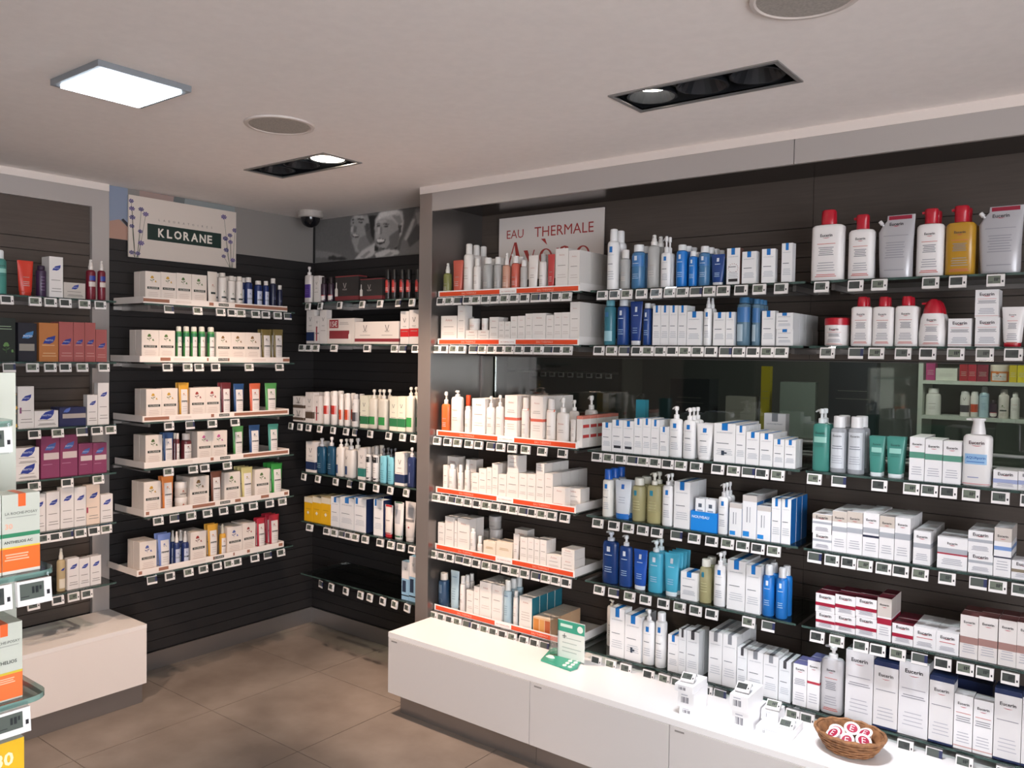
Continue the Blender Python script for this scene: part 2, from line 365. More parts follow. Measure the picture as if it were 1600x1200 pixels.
# product trays: white card trays with printed front rails
ORNG = M('e2512c', .4)
for i in range(6):
    x0, x1, z = -2.646, -1.862, ZR[i]
    e = empty('product_tray', (x0, 2.8530, z)); w = x1 - x0; wm = M('f6f2ef', .4)
    one_box('base', (0, w, .003, .30, .0002, .0026), wm, e)
    one_box('front_rail', (0, w, 0, .0014, -.002, .026), wm, e)
    one_box('side_panel', (w - .0015, w, .0015, .30, .0027, .034), wm, e)
    for (a, b) in ((.012, .465), (.585, .99)):
        one_box('orange_strip', (w * a, w * b, -.0006, 0, .0015, .0205), ORNG, e)
    m = MB(); put_text(m, 'EAU THERMALE AVENE', w * .525, .011, .075, M('b86a58', .5), lambda x, z_: -.0004); obj('lettering', m, e)
    for (xc) in (.24, .78):
        m = MB(); put_text(m, 'EAU THERMALE', w * xc, .011, .085, M('f0b8a6', .5), lambda x, z_: -.0009); obj('lettering', m, e)
    tag(e, 'white tray with orange front strips on the %s shelf of the orange-railed bay' % ROW[i], 'tray', 'orange-striped product trays')
BRN = M('9c6a55', .5)
KT = [(1.967, 2.748), (1.951, 2.764), (1.964, 2.762), (1.972, 2.766), (1.972, 2.768), (1.938, 2.735)]
KS = [[(.0, .16), (.42, .45), (.6, 1)], [(.12, .18), (.41, .42), (.55, .56), (.95, 1)], [(.01, .16), (.43, .45), (.59, .99)], [(.42, .44), (.65, .99)], [(.01, .03), (.3, .45), (.59, .63), (.78, .84), (.96, .99)], [(.01, .03), (.13, .19), (.48, .49), (.62, .63), (.72, .74), (.96, .99)]]
for i in range(6):
    y0, y1 = KT[i]; y0 -= .009; z = ZL[i]; w = y1 - y0
    e = empty('product_tray', (-3.631, y0, z), math.pi / 2); wm = M('efe4dc', .45)
    one_box('base', (0, w, .0015, .27, .0002, .0026), wm, e)
    one_box('front_rail', (0, w, 0, .0014, 0, .028), wm, e)
    for xx in (0, w - .0014): one_box('side_panel', (xx, xx + .0014, .0015, .27, .0027, .03), wm, e)
    for a, b in KS[i]: one_box('brown_strip', (w * a, w * b, -.0005, 0, .007, .022), BRN, e)
    m = MB(); m.box(w * .485, w * .555, -.0005, 0, .008, .021, M('23302c', .5)); put_text(m, 'KLORANE', w * .52, .0145, w * .06, M('d8d2c8', .5), lambda x, z_: -.0008, .01); obj('name_plate', m, e)
    for a in (.2, .33, .72):
        m = MB()
        for q in range(2): m.box(w * a, w * (a + .1), -.0004, 0, .010 + q * .006, .012 + q * .006, M('cdb9ad', .6))
        if not any(s[0] - .02 < a + .1 and a < s[1] + .02 for s in KS[i]): obj('fine_print', m, e)
    tag(e, 'cream tray with brown strips on the %s shelf of the flower-sign wall' % ROW[i], 'tray', 'brown-striped product trays')
GOODS = """
A 0 spray olive -2620 41.6 154.6 41.6 1 0 1875 0.699 0
A 0 tube coral -2550 60.4 163.6 27.2 2 0 1875 0 0
A 0 aer white -2493 47.7 236.2 47.7 3 0 1875 0 0
A 0 aer white -2437 35.1 164.9 35.1 1 0 1875 0 0
A 0 bot clear -2378 45.5 165.2 45.5 2 0 1875 0.826 0
A 0 bot clear -2318 35.8 164.4 35.8 2 0 1875 0.807 0
A 0 spray peach -2269 37.5 179.2 37.5 2 0 1875 0.707 0
A 0 bot coral -2219 37.8 163.1 37.8 2 0 1875 0.809 0
A 0 bot clearwhite -2172 31.7 141.8 31.7 1 0 1875 0.809 0
A 0 tube white -2119 51.3 159.4 23.1 1 0 1875 0 0
A 0 aer clearcap -2071 34.3 163.4 34.3 2 0 1875 0 0
A 0 tube redclear -2022 36.6 157.4 16.5 1 0 1875 0 0
A 0 box avn -1964 62.4 177.6 85 3 0 1875 0 0 1,2
A 0 box avn -1902 53.7 166.2 85 3 0 1875 0 0
A 1 box avn -2591 98.6 128.3 60 2 0 1655 0 0
A 1 box avn -2515 44.5 174.7 50 1 0 1655 0 0
A 1 box avn -2453 69.4 61.7 75 1 0 1655 0 0
A 1 box avn -2383 64.4 61.2 75 1 0 1655 0 0
A 1 jar white -2455 51.7 51.9 51.7 1 0 1717.1 0 0
A 1 jar white -2386 31.5 52.2 31.5 1 0 1716.6 0 0
A 1 box avn -2323 50.3 118.3 34 2 0 1655 0 0
A 1 box avn -2279 31.9 97.9 34 2 0 1655 0 0 1
A 1 box avn -2246 30.7 97.5 34 2 0 1655 0 0 1
A 1 box avn -2210 36.9 119.7 34 2 0 1655 0 0 1
A 1 box avn -2170 38.9 121 34 2 0 1655 0 0 1
A 1 box avn -2130 35.9 129.9 34 2 0 1655 0 0 1
A 1 box avn -2076 68.2 130.7 44.3 2 0 1655 0 0
A 1 box avn -2019 38.4 121.5 34 2 0 1655 0 0 1
A 1 box avn -1979 38.7 131.3 34 2 0 1655 0 0 1
A 1 box avn -1939 39.6 131.8 34 2 0 1655 0 0 1
A 1 box avn -1894 47.1 173.2 85 3 0 1655 0 0
A 2 pump orange -2614 49.3 201.5 30.5 1 0 1229 0.717 0
A 2 pump white -2548 66.6 208.7 41.3 1 0 1229 0.869 0
A 2 bot orangecap -2543 33.1 186.2 33.1 1 75 1229 0.731 0
A 2 bot white -2478 31.7 140.4 31.7 1 0 1229 0.887 0
A 2 box avn -2405 75.3 178.2 70 2 0 1229 0 0
A 2 pump white -2343 45.8 191.7 30.7 1 0 1229 0.745 0
A 2 pump white -2290 43 198.6 26.7 1 0 1229 0.748 0
A 2 box avnred -2219 68.1 200.2 75 3 0 1229 0 0
A 2 bot ringed -2151 35.6 193 35.6 1 0 1229 0.755 0
A 2 box avnred -2080 64.3 203.2 75 3 0 1229 0 0
A 2 bot ringed -2017 43 193.2 43 1 0 1229 0.766 0
A 2 pump white -1955 59.2 201.4 36.7 1 0 1229 0.693 0
A 2 pump white -1963 46.9 188.3 29.1 1 100 1229 0.752 0
A 2 tube white -1896 26.8 113.4 12.1 1 0 1229 0 0
A 2 box avnside -1861 28.8 130.6 55 5 0 1229 0 0
A 2 pump white -1962 62.1 203.8 38.5 1 230 1229 0.694 0
A 3 box avn -2602 25.2 124.5 34 1 0 963 0 0
A 3 bot white -2570 36.8 131.1 36.8 1 0 963 0.84 0
A 3 bot white -2516 26.6 133.9 26.6 1 0 963 0.734 0
A 3 bot white -2475 27.6 161.3 27.6 1 0 963 0.708 0
A 3 box avn -2503 62.8 153.8 50 1 70 963 0 0
A 3 box avn -2619 73.3 157.6 50 1 70 963 0 0
A 3 box avn -2419 41.1 103.4 34 1 0 963 0 0
A 3 box avn -2375 43.5 129.7 34 2 0 963 0 0 1
A 3 box avn -2337 28.1 139.1 34 2 0 963 0 0 1
A 3 box avn -2304 33 159.3 34 3 0 963 0 0
A 3 box avn -2262 44.1 114.3 34 2 0 963 0 0 1
A 3 box avn -2205 64.5 127.3 60 2 0 963 0 0
A 3 box avn -2204 60.1 76.1 60 1 0 1090.7 0 0
A 3 box avn -2148 44.5 130.2 34 2 0 963 0 0
A 3 box avn -2102 43.8 131.4 34 2 0 963 0 0 1
A 3 box avn -2056 43.1 133.8 60 3 0 963 0 0 1,2
A 3 box avn -2057 42.4 48.2 60 3 0 1097.2 0 0
A 3 box avn -2011 41.8 143.7 65 4 0 963 0 0
A 3 box avnmark -1957 59.9 89.7 42 1 0 963 0 0
A 3 box avn -1917 75.5 86.2 70 1 45 963 0 0
A 4 box avn -2622 42.1 120.2 34 1 0 695 0 0
A 4 box avn -2571 54 154.1 50 2 0 695 0 0
A 4 box avn -2532 16 141.1 34 1 0 695 0 0
A 4 box avn -2485 73 156.2 50 2 0 695 0 0
A 4 bot white -2435 26 118.8 26 1 0 695 0.861 0
A 4 bot white -2394 24.9 87.5 24.9 1 0 695 0.602 0
A 4 box avn -2478 40.7 80.2 45 1 150 695 0 0
A 4 box cream -2329 70.9 74.3 65 1 0 695 0 0
A 4 box cream -2246 89.7 83.5 65 1 0 695 0 0
A 4 jar silver -2379 60.1 108.5 60.1 1 80 695 0 0
A 4 jar silver -2386 60.1 59.4 60.1 1 80 803.9 0 0
A 4 tube white -2184 32.8 128.1 15.2 1 0 695 0 0
A 4 box avn -2205 72.4 134.6 50 1 70 695 0 0
A 4 box avn -2138 39.9 121.6 34 1 0 695 0 0
A 4 box avn -2100 32.4 124.1 34 1 0 695 0 0
A 4 box avn -2067 28.2 122.7 34 2 0 695 0 0
A 4 box avn -2034 32.4 124.5 34 2 0 695 0 0
A 4 box avn -1979 73.3 68.4 75 1 0 695 0 0
A 4 box avn -1906 64.2 62 80 1 0 695 0 0
A 4 box avn -1907 64.2 42.2 80 1 0 757.4 0 0
A 5 bot navyart -2623 53.8 166.1 53.8 1 0 407 0.806 0
A 5 tube iceblue -2542 53.3 191.8 24 1 0 407 0 0
A 5 bot white -2494 28 174.2 28 3 0 407 0.808 0
A 5 box avn -2440 40.7 120.2 34 1 0 407 0 0
A 5 box avn -2400 33.4 146 34 3 0 407 0 0 1,2
A 5 box avn -2348 67.3 175.2 43.7 3 0 407 0 0
A 5 box avn -2282 58.1 174.5 40.6 3 0 407 0 0
A 5 bot iceblue -2233 37.3 202 37.3 3 0 407 0.777 0
A 5 bot white -2183 24.1 165.2 24.1 1 0 407 0.846 0
A 5 box avnteal -2122 68.7 149.7 55 4 0 407 0 0
A 5 box soap -2035 92.4 76.5 75 3 0 407 0 0
L 0 aer lrp -1729 49.9 244.6 49.9 2 0 1872 0 0
L 0 bot clear -1671 40.7 156.8 40.7 1 0 1872 0.782 0
L 0 bot blueclear -1616 56 173.8 56 2 0 1872 0.838 0
L 0 spray clear -1548 49.5 207.6 49.5 2 0 1872 0.799 0
L 0 pump lrp -1489 41.8 196.2 25.9 2 0 1872 0.684 0
L 0 bot blue -1427 43.8 160 43.8 3 0 1872 0.864 0
L 0 bot blue -1379 33.2 131.8 33.2 3 0 1872 0.857 0 2
L 0 bot blueclear -1335 43.8 148.3 43.8 4 0 1872 0.838 0
L 0 tube darkblue -1277 52.3 114.2 23.5 1 0 1872 0 0
L 0 box lrpart -1214 49.7 131.3 34 1 0 1872 0 0
L 0 box lrp -1155 52.2 115.5 34 1 0 1872 0 0
L 0 box lrp -1086 47.1 120.1 34 1 0 1872 0 6
L 0 box lrp -1019 37.7 135.6 34 1 0 1872 0 0
L 1 bot tealclear -1739 49.6 179.6 49.6 1 0 1652 0.871 0
L 1 bot darkblue -1678 48.9 180.7 48.9 2 0 1652 0.857 0
L 1 tube darkbluecap -1613 54.1 170.7 24.3 1 0 1652 0 0
L 1 bot darkblue -1566 33.8 162.9 33.8 2 0 1652 0.88 0
L 1 box lrp -1518 33.3 152.3 34 2 0 1652 0 0 1
L 1 box lrp -1483 34.1 151.5 34 2 0 1652 0 0 1
L 1 box lrp -1447 34.2 150.6 34 2 0 1652 0 0 1
L 1 box lrp -1410 34.9 149.6 34 2 0 1652 0 0
L 1 box lrp -1362 57.5 125.9 37.4 2 0 1652 0 0 1
L 1 spray lrp -1313 31.7 177.4 31.7 2 0 1652 0.784 0
L 1 box lrp -1262 46.9 121.2 34 2 0 1652 0 0 1
L 1 box lrp -1221 31.9 121.4 34 2 0 1652 0 0 1
L 1 bot bigclear -1178 51.5 174.1 51.5 3 0 1652 0.88 0 2
L 1 bot bigclear -1128 31.1 166.5 31.1 3 0 1652 0.892 0
L 1 box lrp -1079 46.6 122.6 34 1 0 1652 0 0
L 1 box lrp -1020 59.7 57.3 65 4 0 1652 0 0
L 1 box lrp -1022 59.6 56.6 65 4 0 1709.7 0 0
L 2 box lrp -1731 44.4 114.3 34 3 0 1226 0 0 1,2
L 2 box lrpmark -1682 48.9 127.6 34 3 0 1226 0 0
L 2 box lrpmark -1632 48 126.1 34 3 0 1226 0 0 2
L 2 box lrp -1588 36.4 138.9 34 3 0 1226 0 0 2
L 2 box lrp -1551 35.2 141 34 3 0 1226 0 0
L 2 box lrp -1514 35.4 137.6 34 3 0 1226 0 0
L 2 box lrp -1477 33.8 113.4 34 1 0 1226 0 0
L 2 box tealbox -1712 44.8 199.1 30 1 240 1226 0 0
L 2 pump lrp -1433 52.5 193.7 34.7 1 0 1226 0.759 0
L 2 pump lrp -1377 49.2 191.1 30.5 3 0 1226 0.758 0
L 2 tube lrp -1315 65.4 134.1 29.4 3 0 1226 0 0
L 2 box lrplogo -1231 82.7 141.2 53.8 4 0 1226 0 0
L 2 box lrp -1170 36.3 137.2 34 4 0 1226 0 0
L 2 box lrp -1125 48.4 116.8 34 4 0 1226 0 0
L 2 box lrp -1075 47.4 115.1 34 4 0 1226 0 0
L 2 box lrp -1030 37.8 98 34 4 0 1226 0 0
L 2 box lrp -990 38.2 98.4 34 2 0 1226 0 0
L 2 box lrpgrey -1140 84 171.5 40 1 255 1226 0 0
L 3 bot bluecapwhite -1731 45.9 190.8 45.9 3 0 960 0.786 0
L 3 tube lrpblue -1659 74.6 152.2 33.6 2 0 960 0 0
L 3 bot oil -1592 55.3 169.4 55.3 2 0 960 0.832 0
L 3 pump oil -1521 58.9 197.3 36.5 2 0 960 0.758 0
L 3 pump lrp -1460 44.3 198.1 27.5 2 0 960 0.79 0
L 3 box lrp -1395 65.4 176 70 2 0 960 0 0
L 3 promo nouveau -1306 103.6 72.7 60 1 0 960 0 0
L 3 pump lrp -1234 39 186.1 25.1 3 0 960 0.744 0
L 3 box lrpfoot -1182 47.6 119.8 34 1 0 960 0 0
L 3 box lrpfoot -1130 53 154.6 65 3 0 960 0 0
L 3 box lrpfoot -1077 50.3 122.3 50 3 0 960 0 0
L 3 box lrpblueside -1033 33.4 155.6 55 3 0 960 0 0
L 3 box lrpblueside -998 33.4 157.1 55 3 0 960 0 0
L 4 pump navy -1713 71.6 206.5 44.4 1 0 692 0.824 0
L 4 pump darkblue -1640 56.5 202.6 35 1 0 692 0.794 0
L 4 tube bluecapw -1573 61.3 156.9 27.6 1 0 692 0 0
L 4 pump cyan -1508 60.4 201.2 37.5 2 0 692 0.783 0
L 4 tube cyan -1437 62.8 163.5 28.2 4 0 692 0 0
L 4 box lrp -1359 68.1 105.1 70 1 0 692 0 0
L 4 bot oil -1301 45.9 161.3 45.9 2 0 692 0.836 0
L 4 pump lrp -1241 46.3 197.2 28.7 2 0 692 0.776 0
L 4 box lrp -1174 68.1 180.3 70 2 0 692 0 0
L 4 box lrp -1110 54.8 172.1 70 2 0 692 0 0
L 4 aer blue -1060 42.4 181.3 42.4 2 0 692 0 0
L 4 aer blue -1012 40.7 179.1 40.7 2 0 692 0 0
L 5 pump lrpplain -1747 45.9 190.1 28.4 1 85 404 0.885 0
L 5 box lrp -1665 66.1 195.3 60 1 0 404 0 0
L 5 box lrplogo -1593 72.6 180.1 60 2 0 404 0 0
L 5 pump lrp -1531 50.5 214.9 32.9 1 0 404 0.795 0
L 5 bot lrp -1480 45.3 212.2 45.3 1 0 404 0.849 0
L 5 box lrp -1418 43.9 140.9 34 2 0 404 0 0
L 5 box lrpblk -1380 30.9 172.1 34 2 0 404 0 0
L 5 box lrpblk -1338 49.9 172.6 45 2 0 404 0 0
L 5 box lrpgrey -1247 52.2 189.5 60 3 0 404 0 0
L 5 box lrpgrey -1192 54 190.4 60 3 0 404 0 0
L 5 box lrpblk -1144 37.7 154.6 50 2 0 404 0 0
L 5 box lrpgrey -1095 57.4 152.4 50 2 0 404 0 0
L 5 box lrpgrey -1038 53.9 152.3 50 2 0 404 0 0
L 5 box lrpblk -988 41.7 142.8 50 2 0 404 0 0
E 0 oval eucred -887 106.7 239.2 53.3 1 0 1872 0.795 0
E 0 pump eucred -777 82.9 213.9 51.4 1 0 1872 0.776 0
E 0 pouch euc -669 109.6 200.9 21.9 1 0 1872 0 0
E 0 pump eucred -570 80.5 213.7 49.9 2 0 1872 0.78 0
E 0 pump amber -485 83.7 214.9 51.9 2 0 1872 0.764 0
E 0 pouch euc -377 118.2 201.2 23.6 1 0 1872 0 0
E 1 jar eucred -855 81.7 95.2 81.7 1 0 1652 0 0
E 1 oval eucred -769 65.9 162.7 32.9 2 0 1652 0.803 0
E 1 oval eucred -702 64.9 160.6 32.5 2 0 1652 0.803 0
E 1 oval eucred -632 67.4 159.9 33.7 2 0 1652 0.812 0
E 1 pump eucdome -557 80.1 149.5 49.6 2 0 1652 0.694 0
E 1 box eucplain -477 64 85.9 70 1 0 1652 0 0
E 1 box eucplain -403 63.4 87.5 75 1 0 1652 0 0
E 1 box eucplain -406 62.6 84.3 75 1 0 1739.9 0 0
E 1 tube eucred -338 56.9 119.1 25.6 2 0 1652 0 0
E 2 pump teal -890 55.5 211.9 34.4 2 0 1226 0.768 0
E 2 bot eucclear -834 52.6 190 52.6 2 0 1226 0.795 0
E 2 bot eucclear -777 53.8 190.7 53.8 2 0 1226 0.806 0
E 2 tube teal -709 49.6 131.6 22.3 2 0 1226 0 0
E 2 tube teal -652 56.2 133.2 25.3 2 0 1226 0 0
E 2 box eucgreen -586 44.1 137.4 50 3 0 1226 0 0
E 2 box eucgreen -538 49.7 133.2 50 2 0 1226 0 0
E 2 box eucgreen -486 50.3 131.7 50 1 0 1226 0 0
E 2 pump eucaqua -420 80 206.6 50.7 1 0 1226 0.764 0
E 2 box euclilac -341 64 54.8 80 1 0 1226 0 0
E 2 box euclilac -279 57.7 56.5 80 1 0 1226 0 0
E 3 box eucgrey -873 63.7 53.9 60 2 0 960 0 0 1
E 3 box eucgreytop -875 63.9 65.3 60 2 0 1014.3 0 0
E 3 box eucgreytop -817 47.5 137.3 55 3 0 960 0 0
E 3 box eucgreytop -768 49.5 141.2 55 3 0 960 0 0
E 3 box eucgreynavy -717 49.8 144.3 55 3 0 960 0 0
E 3 box eucgreytop -668 45.6 139.8 55 3 0 960 0 0
E 3 box eucgrey -621 45.9 141.2 55 3 0 960 0 0
E 3 box eucgrey -563 50.1 105.4 70 3 0 960 0 0
E 3 box eucgreyred -477 83.9 97.4 75 2 0 960 0 0
E 3 box eucgrey -399 66.6 60.2 75 2 0 960 0 0 1
E 3 box eucgrey -401 66.9 68.3 75 2 0 1020.6 0 0
E 3 box eucbluenavy -342 45.6 147.5 60 2 0 960 0 0
E 3 box eucgold -285 64.8 54.7 75 1 0 960 0 0
E 4 box eucred -855 63.7 53.6 60 2 0 692 0 0 1
E 4 box eucred -857 63.7 63.9 60 2 0 746 0 0
E 4 box eucred -790 65.2 57.2 60 2 0 692 0 0 1
E 4 box eucred -791 65.2 67.8 60 2 0 749.6 0 0
E 4 box eucred -723 65.5 63.7 60 2 0 692 0 0 1
E 4 box eucred -725 65.5 63.5 60 2 0 756.1 0 0
E 4 box eucredtall -668 43.6 140.2 60 2 0 692 0 0
E 4 box eucred -612 62.3 65.5 75 2 0 692 0 0
E 4 box eucredtext -547 65.1 68.6 75 2 0 692 0 0
E 4 box eucredtext -482 63.9 68.2 75 2 0 692 0 0
E 4 box eucrose -423 49.5 133.2 60 2 0 692 0 0
E 4 box eucrose -372 50.6 137.5 60 2 0 692 0 0
E 4 box eucrose -321 47.5 139.1 60 2 0 692 0 0
E 4 box eucrose -273 47.5 140.6 60 2 0 692 0 0
E 5 box eucviolet -935 47.6 145.5 45 2 0 404 0 0
E 5 box eucvioletred -889 41.5 168 45 2 0 404 0 0
E 5 pump silver -831 73.5 227.9 47.4 1 0 404 0.824 0
E 5 box eucbig -740 87.3 235.4 70 1 0 404 0 0
E 5 box eucnavytop -657 74.4 218.9 70 2 0 404 0 0
E 5 box eucbig -574 87.6 238.8 70 1 0 404 0 0
E 5 box eucnavytop -493 69 211.4 60 1 0 404 0 0
E 5 box eucplain -431 51.6 170.6 55 1 0 404 0 0
E 5 box eucplain -377 52.9 167.5 55 1 0 404 0 0
E 5 box eucnavytop -313 71.6 216.3 70 1 0 404 0 0
E 5 box eucnavytop -245 61.6 222 70 1 0 404 0 0
E 5 box navyblock -421 104.2 179.2 60 1 120 404 0 0
V 0 pump vicpurple -3622 53.4 194.5 33.1 1 0 1872 0.77 0
V 0 box vic -3542 43.4 140.8 34 1 0 1872 0 0
V 0 bot vicdark -3500 33 132.9 33 1 0 1872 0.752 0
V 0 bot vicdark -3443 35 130.4 35 1 0 1872 0.749 0
V 0 kit vicblack -3302 177.1 129.6 60 1 0 1872 0 0
V 0 kit vicblack -3119 160.9 107.1 60 1 0 1872 0 0
V 0 bot vicblk -3011 28.5 147.9 28.5 1 0 1872 0.676 0
V 0 bot vicblk -2966 28.3 145.6 28.3 1 0 1872 0.673 0
V 0 bot vicblk -2911 28.1 142.8 28.1 1 0 1872 0.67 0
V 0 bot vicblk -2867 29.3 140.5 29.3 1 0 1872 0.667 0
V 0 bot vicblk -2806 26.4 137.3 26.4 1 0 1872 0.662 0
V 1 box vicnavy -3591 63.8 181.5 41.4 1 0 1652 0 0
V 1 box vicstripe -3535 41.1 147.1 34 1 0 1652 0 0
V 1 box vic -3485 54 179.1 35.1 1 0 1652 0 0
V 1 kit vic15 -3346 211.1 131.5 60 1 0 1652 0 0
V 1 kit vicwhite -3077 316.5 111.4 60 1 0 1652 0 0
V 1 box vicred -2879 57.6 159.1 37.4 1 0 1652 0 0
V 1 box vicred -2816 63.9 164.4 41.5 1 0 1652 0 0
V 2 box vicbrown -3687 91 63.7 59.1 1 0 1226 0 0
V 2 box vicbrown -3688 91 73.7 59.1 1 0 1290.1 0 0
V 2 box vicbrown -3594 65 163.5 42.3 2 0 1226 0 0
V 2 box vicstripe -3530 38.7 147.2 34 2 0 1226 0 0 1
V 2 aer vicred -3471 37.8 172.8 37.8 2 0 1226 0 0
V 2 aer vicred -3408 38.1 178.3 38.1 2 0 1226 0 0
V 2 aer vicorange -3349 27.6 165.3 27.6 2 0 1226 0 0
V 2 aer vicorange -3303 33.5 170.1 33.5 2 0 1226 0 0
V 2 bot vicgrey -3244 38 167.5 38 2 0 1226 0.856 0
V 2 box vicgreen -3162 57.9 163.7 41.4 2 0 1226 0 0
V 2 pump vicgreen -3106 52.9 196.7 36.3 2 0 1226 0.774 0
V 2 pump vicgreen -3036 59.2 199.3 36.7 2 0 1226 0.765 0
V 2 box vicgreen -2950 53.3 168.3 34.6 2 0 1226 0 0 1
V 2 box vicgreen -2895 52.8 170.7 37.7 2 0 1226 0 0 1
V 2 pump vicgreen -2845 47 217.7 32.4 2 0 1226 0.804 0
V 3 box vicnavy -3582 75 163 49.9 2 0 960 0 0
V 3 pump vicblue -3511 65.3 186.9 41.6 1 0 960 0.771 0
V 3 pump vicblue -3428 57.7 199.4 35.8 1 0 960 0.766 0
V 3 pump vicwhite -3353 55.5 192.5 34.4 2 0 960 0.792 0
V 3 pump vicwhite -3279 68.1 200.7 42.2 2 0 960 0.727 0
V 3 box victeal -3178 50.8 161.8 36 2 0 960 0 0
V 3 bot vicblack -3137 30.2 169.3 30.2 2 0 960 0.788 0
V 3 bot vicblack -3086 34.5 179.5 34.5 2 0 960 0.752 0
V 3 pump viccyan -3028 43.7 172.6 27.1 2 0 960 0.779 0
V 3 pump viccyan -2974 39.8 174 24.6 2 0 960 0.766 0
V 3 box vicnavy -2903 64 160.6 41.6 2 0 960 0 0
V 3 pump vicdarkblue -2832 46.8 191 29 1 0 960 0.761 0
V 4 box sunyellow -3597 66.8 129.7 43.4 3 0 692 0 0
V 4 box sunyellow -3526 70.1 138 45.6 3 0 692 0 0
V 4 box sunyellow -3452 73.2 142.9 47.6 3 0 692 0 0
V 4 box lrp -3378 65 155.2 42.3 2 0 692 0 0
V 4 box lrp -3285 107.4 162.4 60 2 0 692 0 0
V 4 box navyside -3183 88.7 170.8 57.6 3 0 692 0 0
V 4 box navyside -3049 68.3 179.7 46.3 1 0 692 0 0
V 4 tube redtop -2986 56.9 160.9 26.9 1 0 692 0 0
V 4 tube greentop -2917 65.9 183 29.6 1 0 692 0 0
V 4 tube greytop -2839 70.7 193.5 31.8 1 0 692 0 0
V 5 box vicsky -2855 49.4 188 34 1 0 404 0 0
V 5 box vicsky -2803 50.5 220.2 34 1 0 404 0 0
K 0 box kloyellow 2012 74.5 143.4 48.4 2 0 1820 0 0
K 0 box kloyellow 2088 76.3 145.8 49.6 2 0 1820 0 0 1
K 0 box klogreen 2166 77.5 148.3 50.4 2 0 1820 0 0 1
K 0 box klogreen 2246 78.7 148.4 51.2 2 0 1820 0 0 1
K 0 tube klocream 2322 52.2 170.8 23.5 1 0 1820 0 0
K 0 bot klowhite 2383 41.6 170.8 41.6 2 0 1820 0.886 0
K 0 bot klowhite 2432 36.4 159.4 36.4 2 0 1820 0.861 0
K 0 bot klowhite 2477 35.1 160.9 35.1 2 0 1820 0.865 0
K 0 bot klonavy 2532 39.7 160.8 39.7 2 0 1820 0.848 0
K 0 bot klonavy 2591 40.8 148.5 40.8 1 0 1820 0.867 0
K 0 bot klonavy 2635 31.1 150.6 31.1 1 0 1820 0.856 0
K 0 bot klonavyplain 2680 34.5 168.1 34.5 1 0 1820 0.844 0
K 0 bot klonavyplain 2720 28.7 135.4 28.7 1 0 1820 0.837 0
K 1 box klogreen 1999 81.7 144.6 53.1 2 0 1551 0 0
K 1 box klogreen 2081 79.4 145.1 51.6 2 0 1551 0 0 1
K 1 aer klogreen 2147 27.6 166.8 27.6 1 0 1551 0 0
K 1 aer klogreen 2186 31.3 168.3 31.3 1 0 1551 0 0
K 1 aer klogreen 2226 31.7 168.6 31.7 1 0 1551 0 0
K 1 aer klogreen 2268 32.6 170.2 32.6 1 0 1551 0 0
K 1 aer klogreen 2318 34.8 170.2 34.8 1 0 1551 0 0
K 1 box klobrown 2379 81.5 147 53 2 0 1551 0 0
K 1 box klobrown 2463 84.1 148.5 54.7 2 0 1551 0 0 1
K 1 box klobrown 2549 86.9 150 56.5 2 0 1551 0 0 1
K 1 tube kloolive 2637 60.7 168.8 27.3 2 0 1551 0 0
K 1 tube kloolive 2711 62.9 171.4 28.3 2 0 1551 0 0
K 2 box kloyellow 2017 75.5 146.8 49.2 2 0 1277 0 0
K 2 box kloyellow 2095 79.3 148.2 51.6 1 0 1277 0 0
K 2 tube kloyellow 2172 52.6 173.6 24.7 2 0 1277 0 0
K 2 box klored 2239 81 148.2 54.2 2 0 1277 0 0 1
K 2 box klored 2320 79.8 149.7 51.9 2 0 1277 0 0
K 2 tube klomaroon 2400 56.8 170 25.6 2 0 1277 0 0
K 2 tube kloblue 2474 61.8 163.7 27.8 1 0 1277 0 0
K 2 tube klocoral 2570 66.1 164 29.7 1 0 1277 0 0
K 2 tube klogreen 2669 74.3 163.7 33.4 1 0 1277 0 0
K 3 box klogreen 2017 80.7 146.7 52.5 2 0 1064 0 0
K 3 tube kloblue 2093 52.8 152.9 23.7 2 0 1064 0 0
K 3 bot klomaroon 2139 19.2 147.1 19.2 2 0 1064 0.814 0
K 3 bot klomaroon 2192 50.4 141.4 50.4 1 0 1064 0.79 0
K 3 box klopink 2276 77.8 148.4 50.6 2 0 1064 0 0
K 3 box klopink 2358 84.6 146.5 55 2 0 1064 0 0
K 3 tube klogreen 2471 63.3 161.4 28.5 1 0 1064 0 0
K 3 tube kloblue 2568 66.1 162.4 29.7 1 0 1064 0 0
K 3 tube kloteal 2684 64.9 161.4 29.2 1 0 1064 0 0
K 4 box kloyellow 2010 82.1 153.4 53.3 2 0 842 0 0
K 4 tube kloorange 2091 59 169.2 26.5 2 0 842 0 0
K 4 jar klocream 2169 58 58.9 58 1 0 842 0 0
K 4 jar klocream 2168 57.9 74 57.9 1 0 901.3 0 0
K 4 box klobrown 2250 102.1 152.7 60 2 0 842 0 0
K 4 tube klobrown 2347 60.8 166.7 27.4 1 0 842 0 0
K 4 box klogreen 2431 89.9 155.3 58.4 2 0 842 0 0
K 4 tube kloyellow2 2525 66.7 170.8 30 3 0 842 0 0
K 4 box klogreen 2609 90.1 153.2 58.5 2 0 842 0 0
K 4 tube klobright 2708 70.1 172.7 31.6 3 0 842 0 0
K 5 box klobluef 1990 81.6 148.9 53 2 0 573 0 0
K 5 tube kloperi 2076 64.7 168.9 29.1 2 0 573 0 0
K 5 spray klonavy 2140 31.5 168.3 31.5 2 0 573 0.685 0
K 5 spray klonavy 2185 35.5 163.2 35.5 2 0 573 0.676 0
K 5 box klored 2245 83 152.9 54.5 2 0 573 0 0
K 5 tube kloyellow 2330 58.6 175.4 26.4 2 0 573 0 0
K 5 spray kloyellow 2387 33.9 166.1 33.9 1 0 573 0.721 0
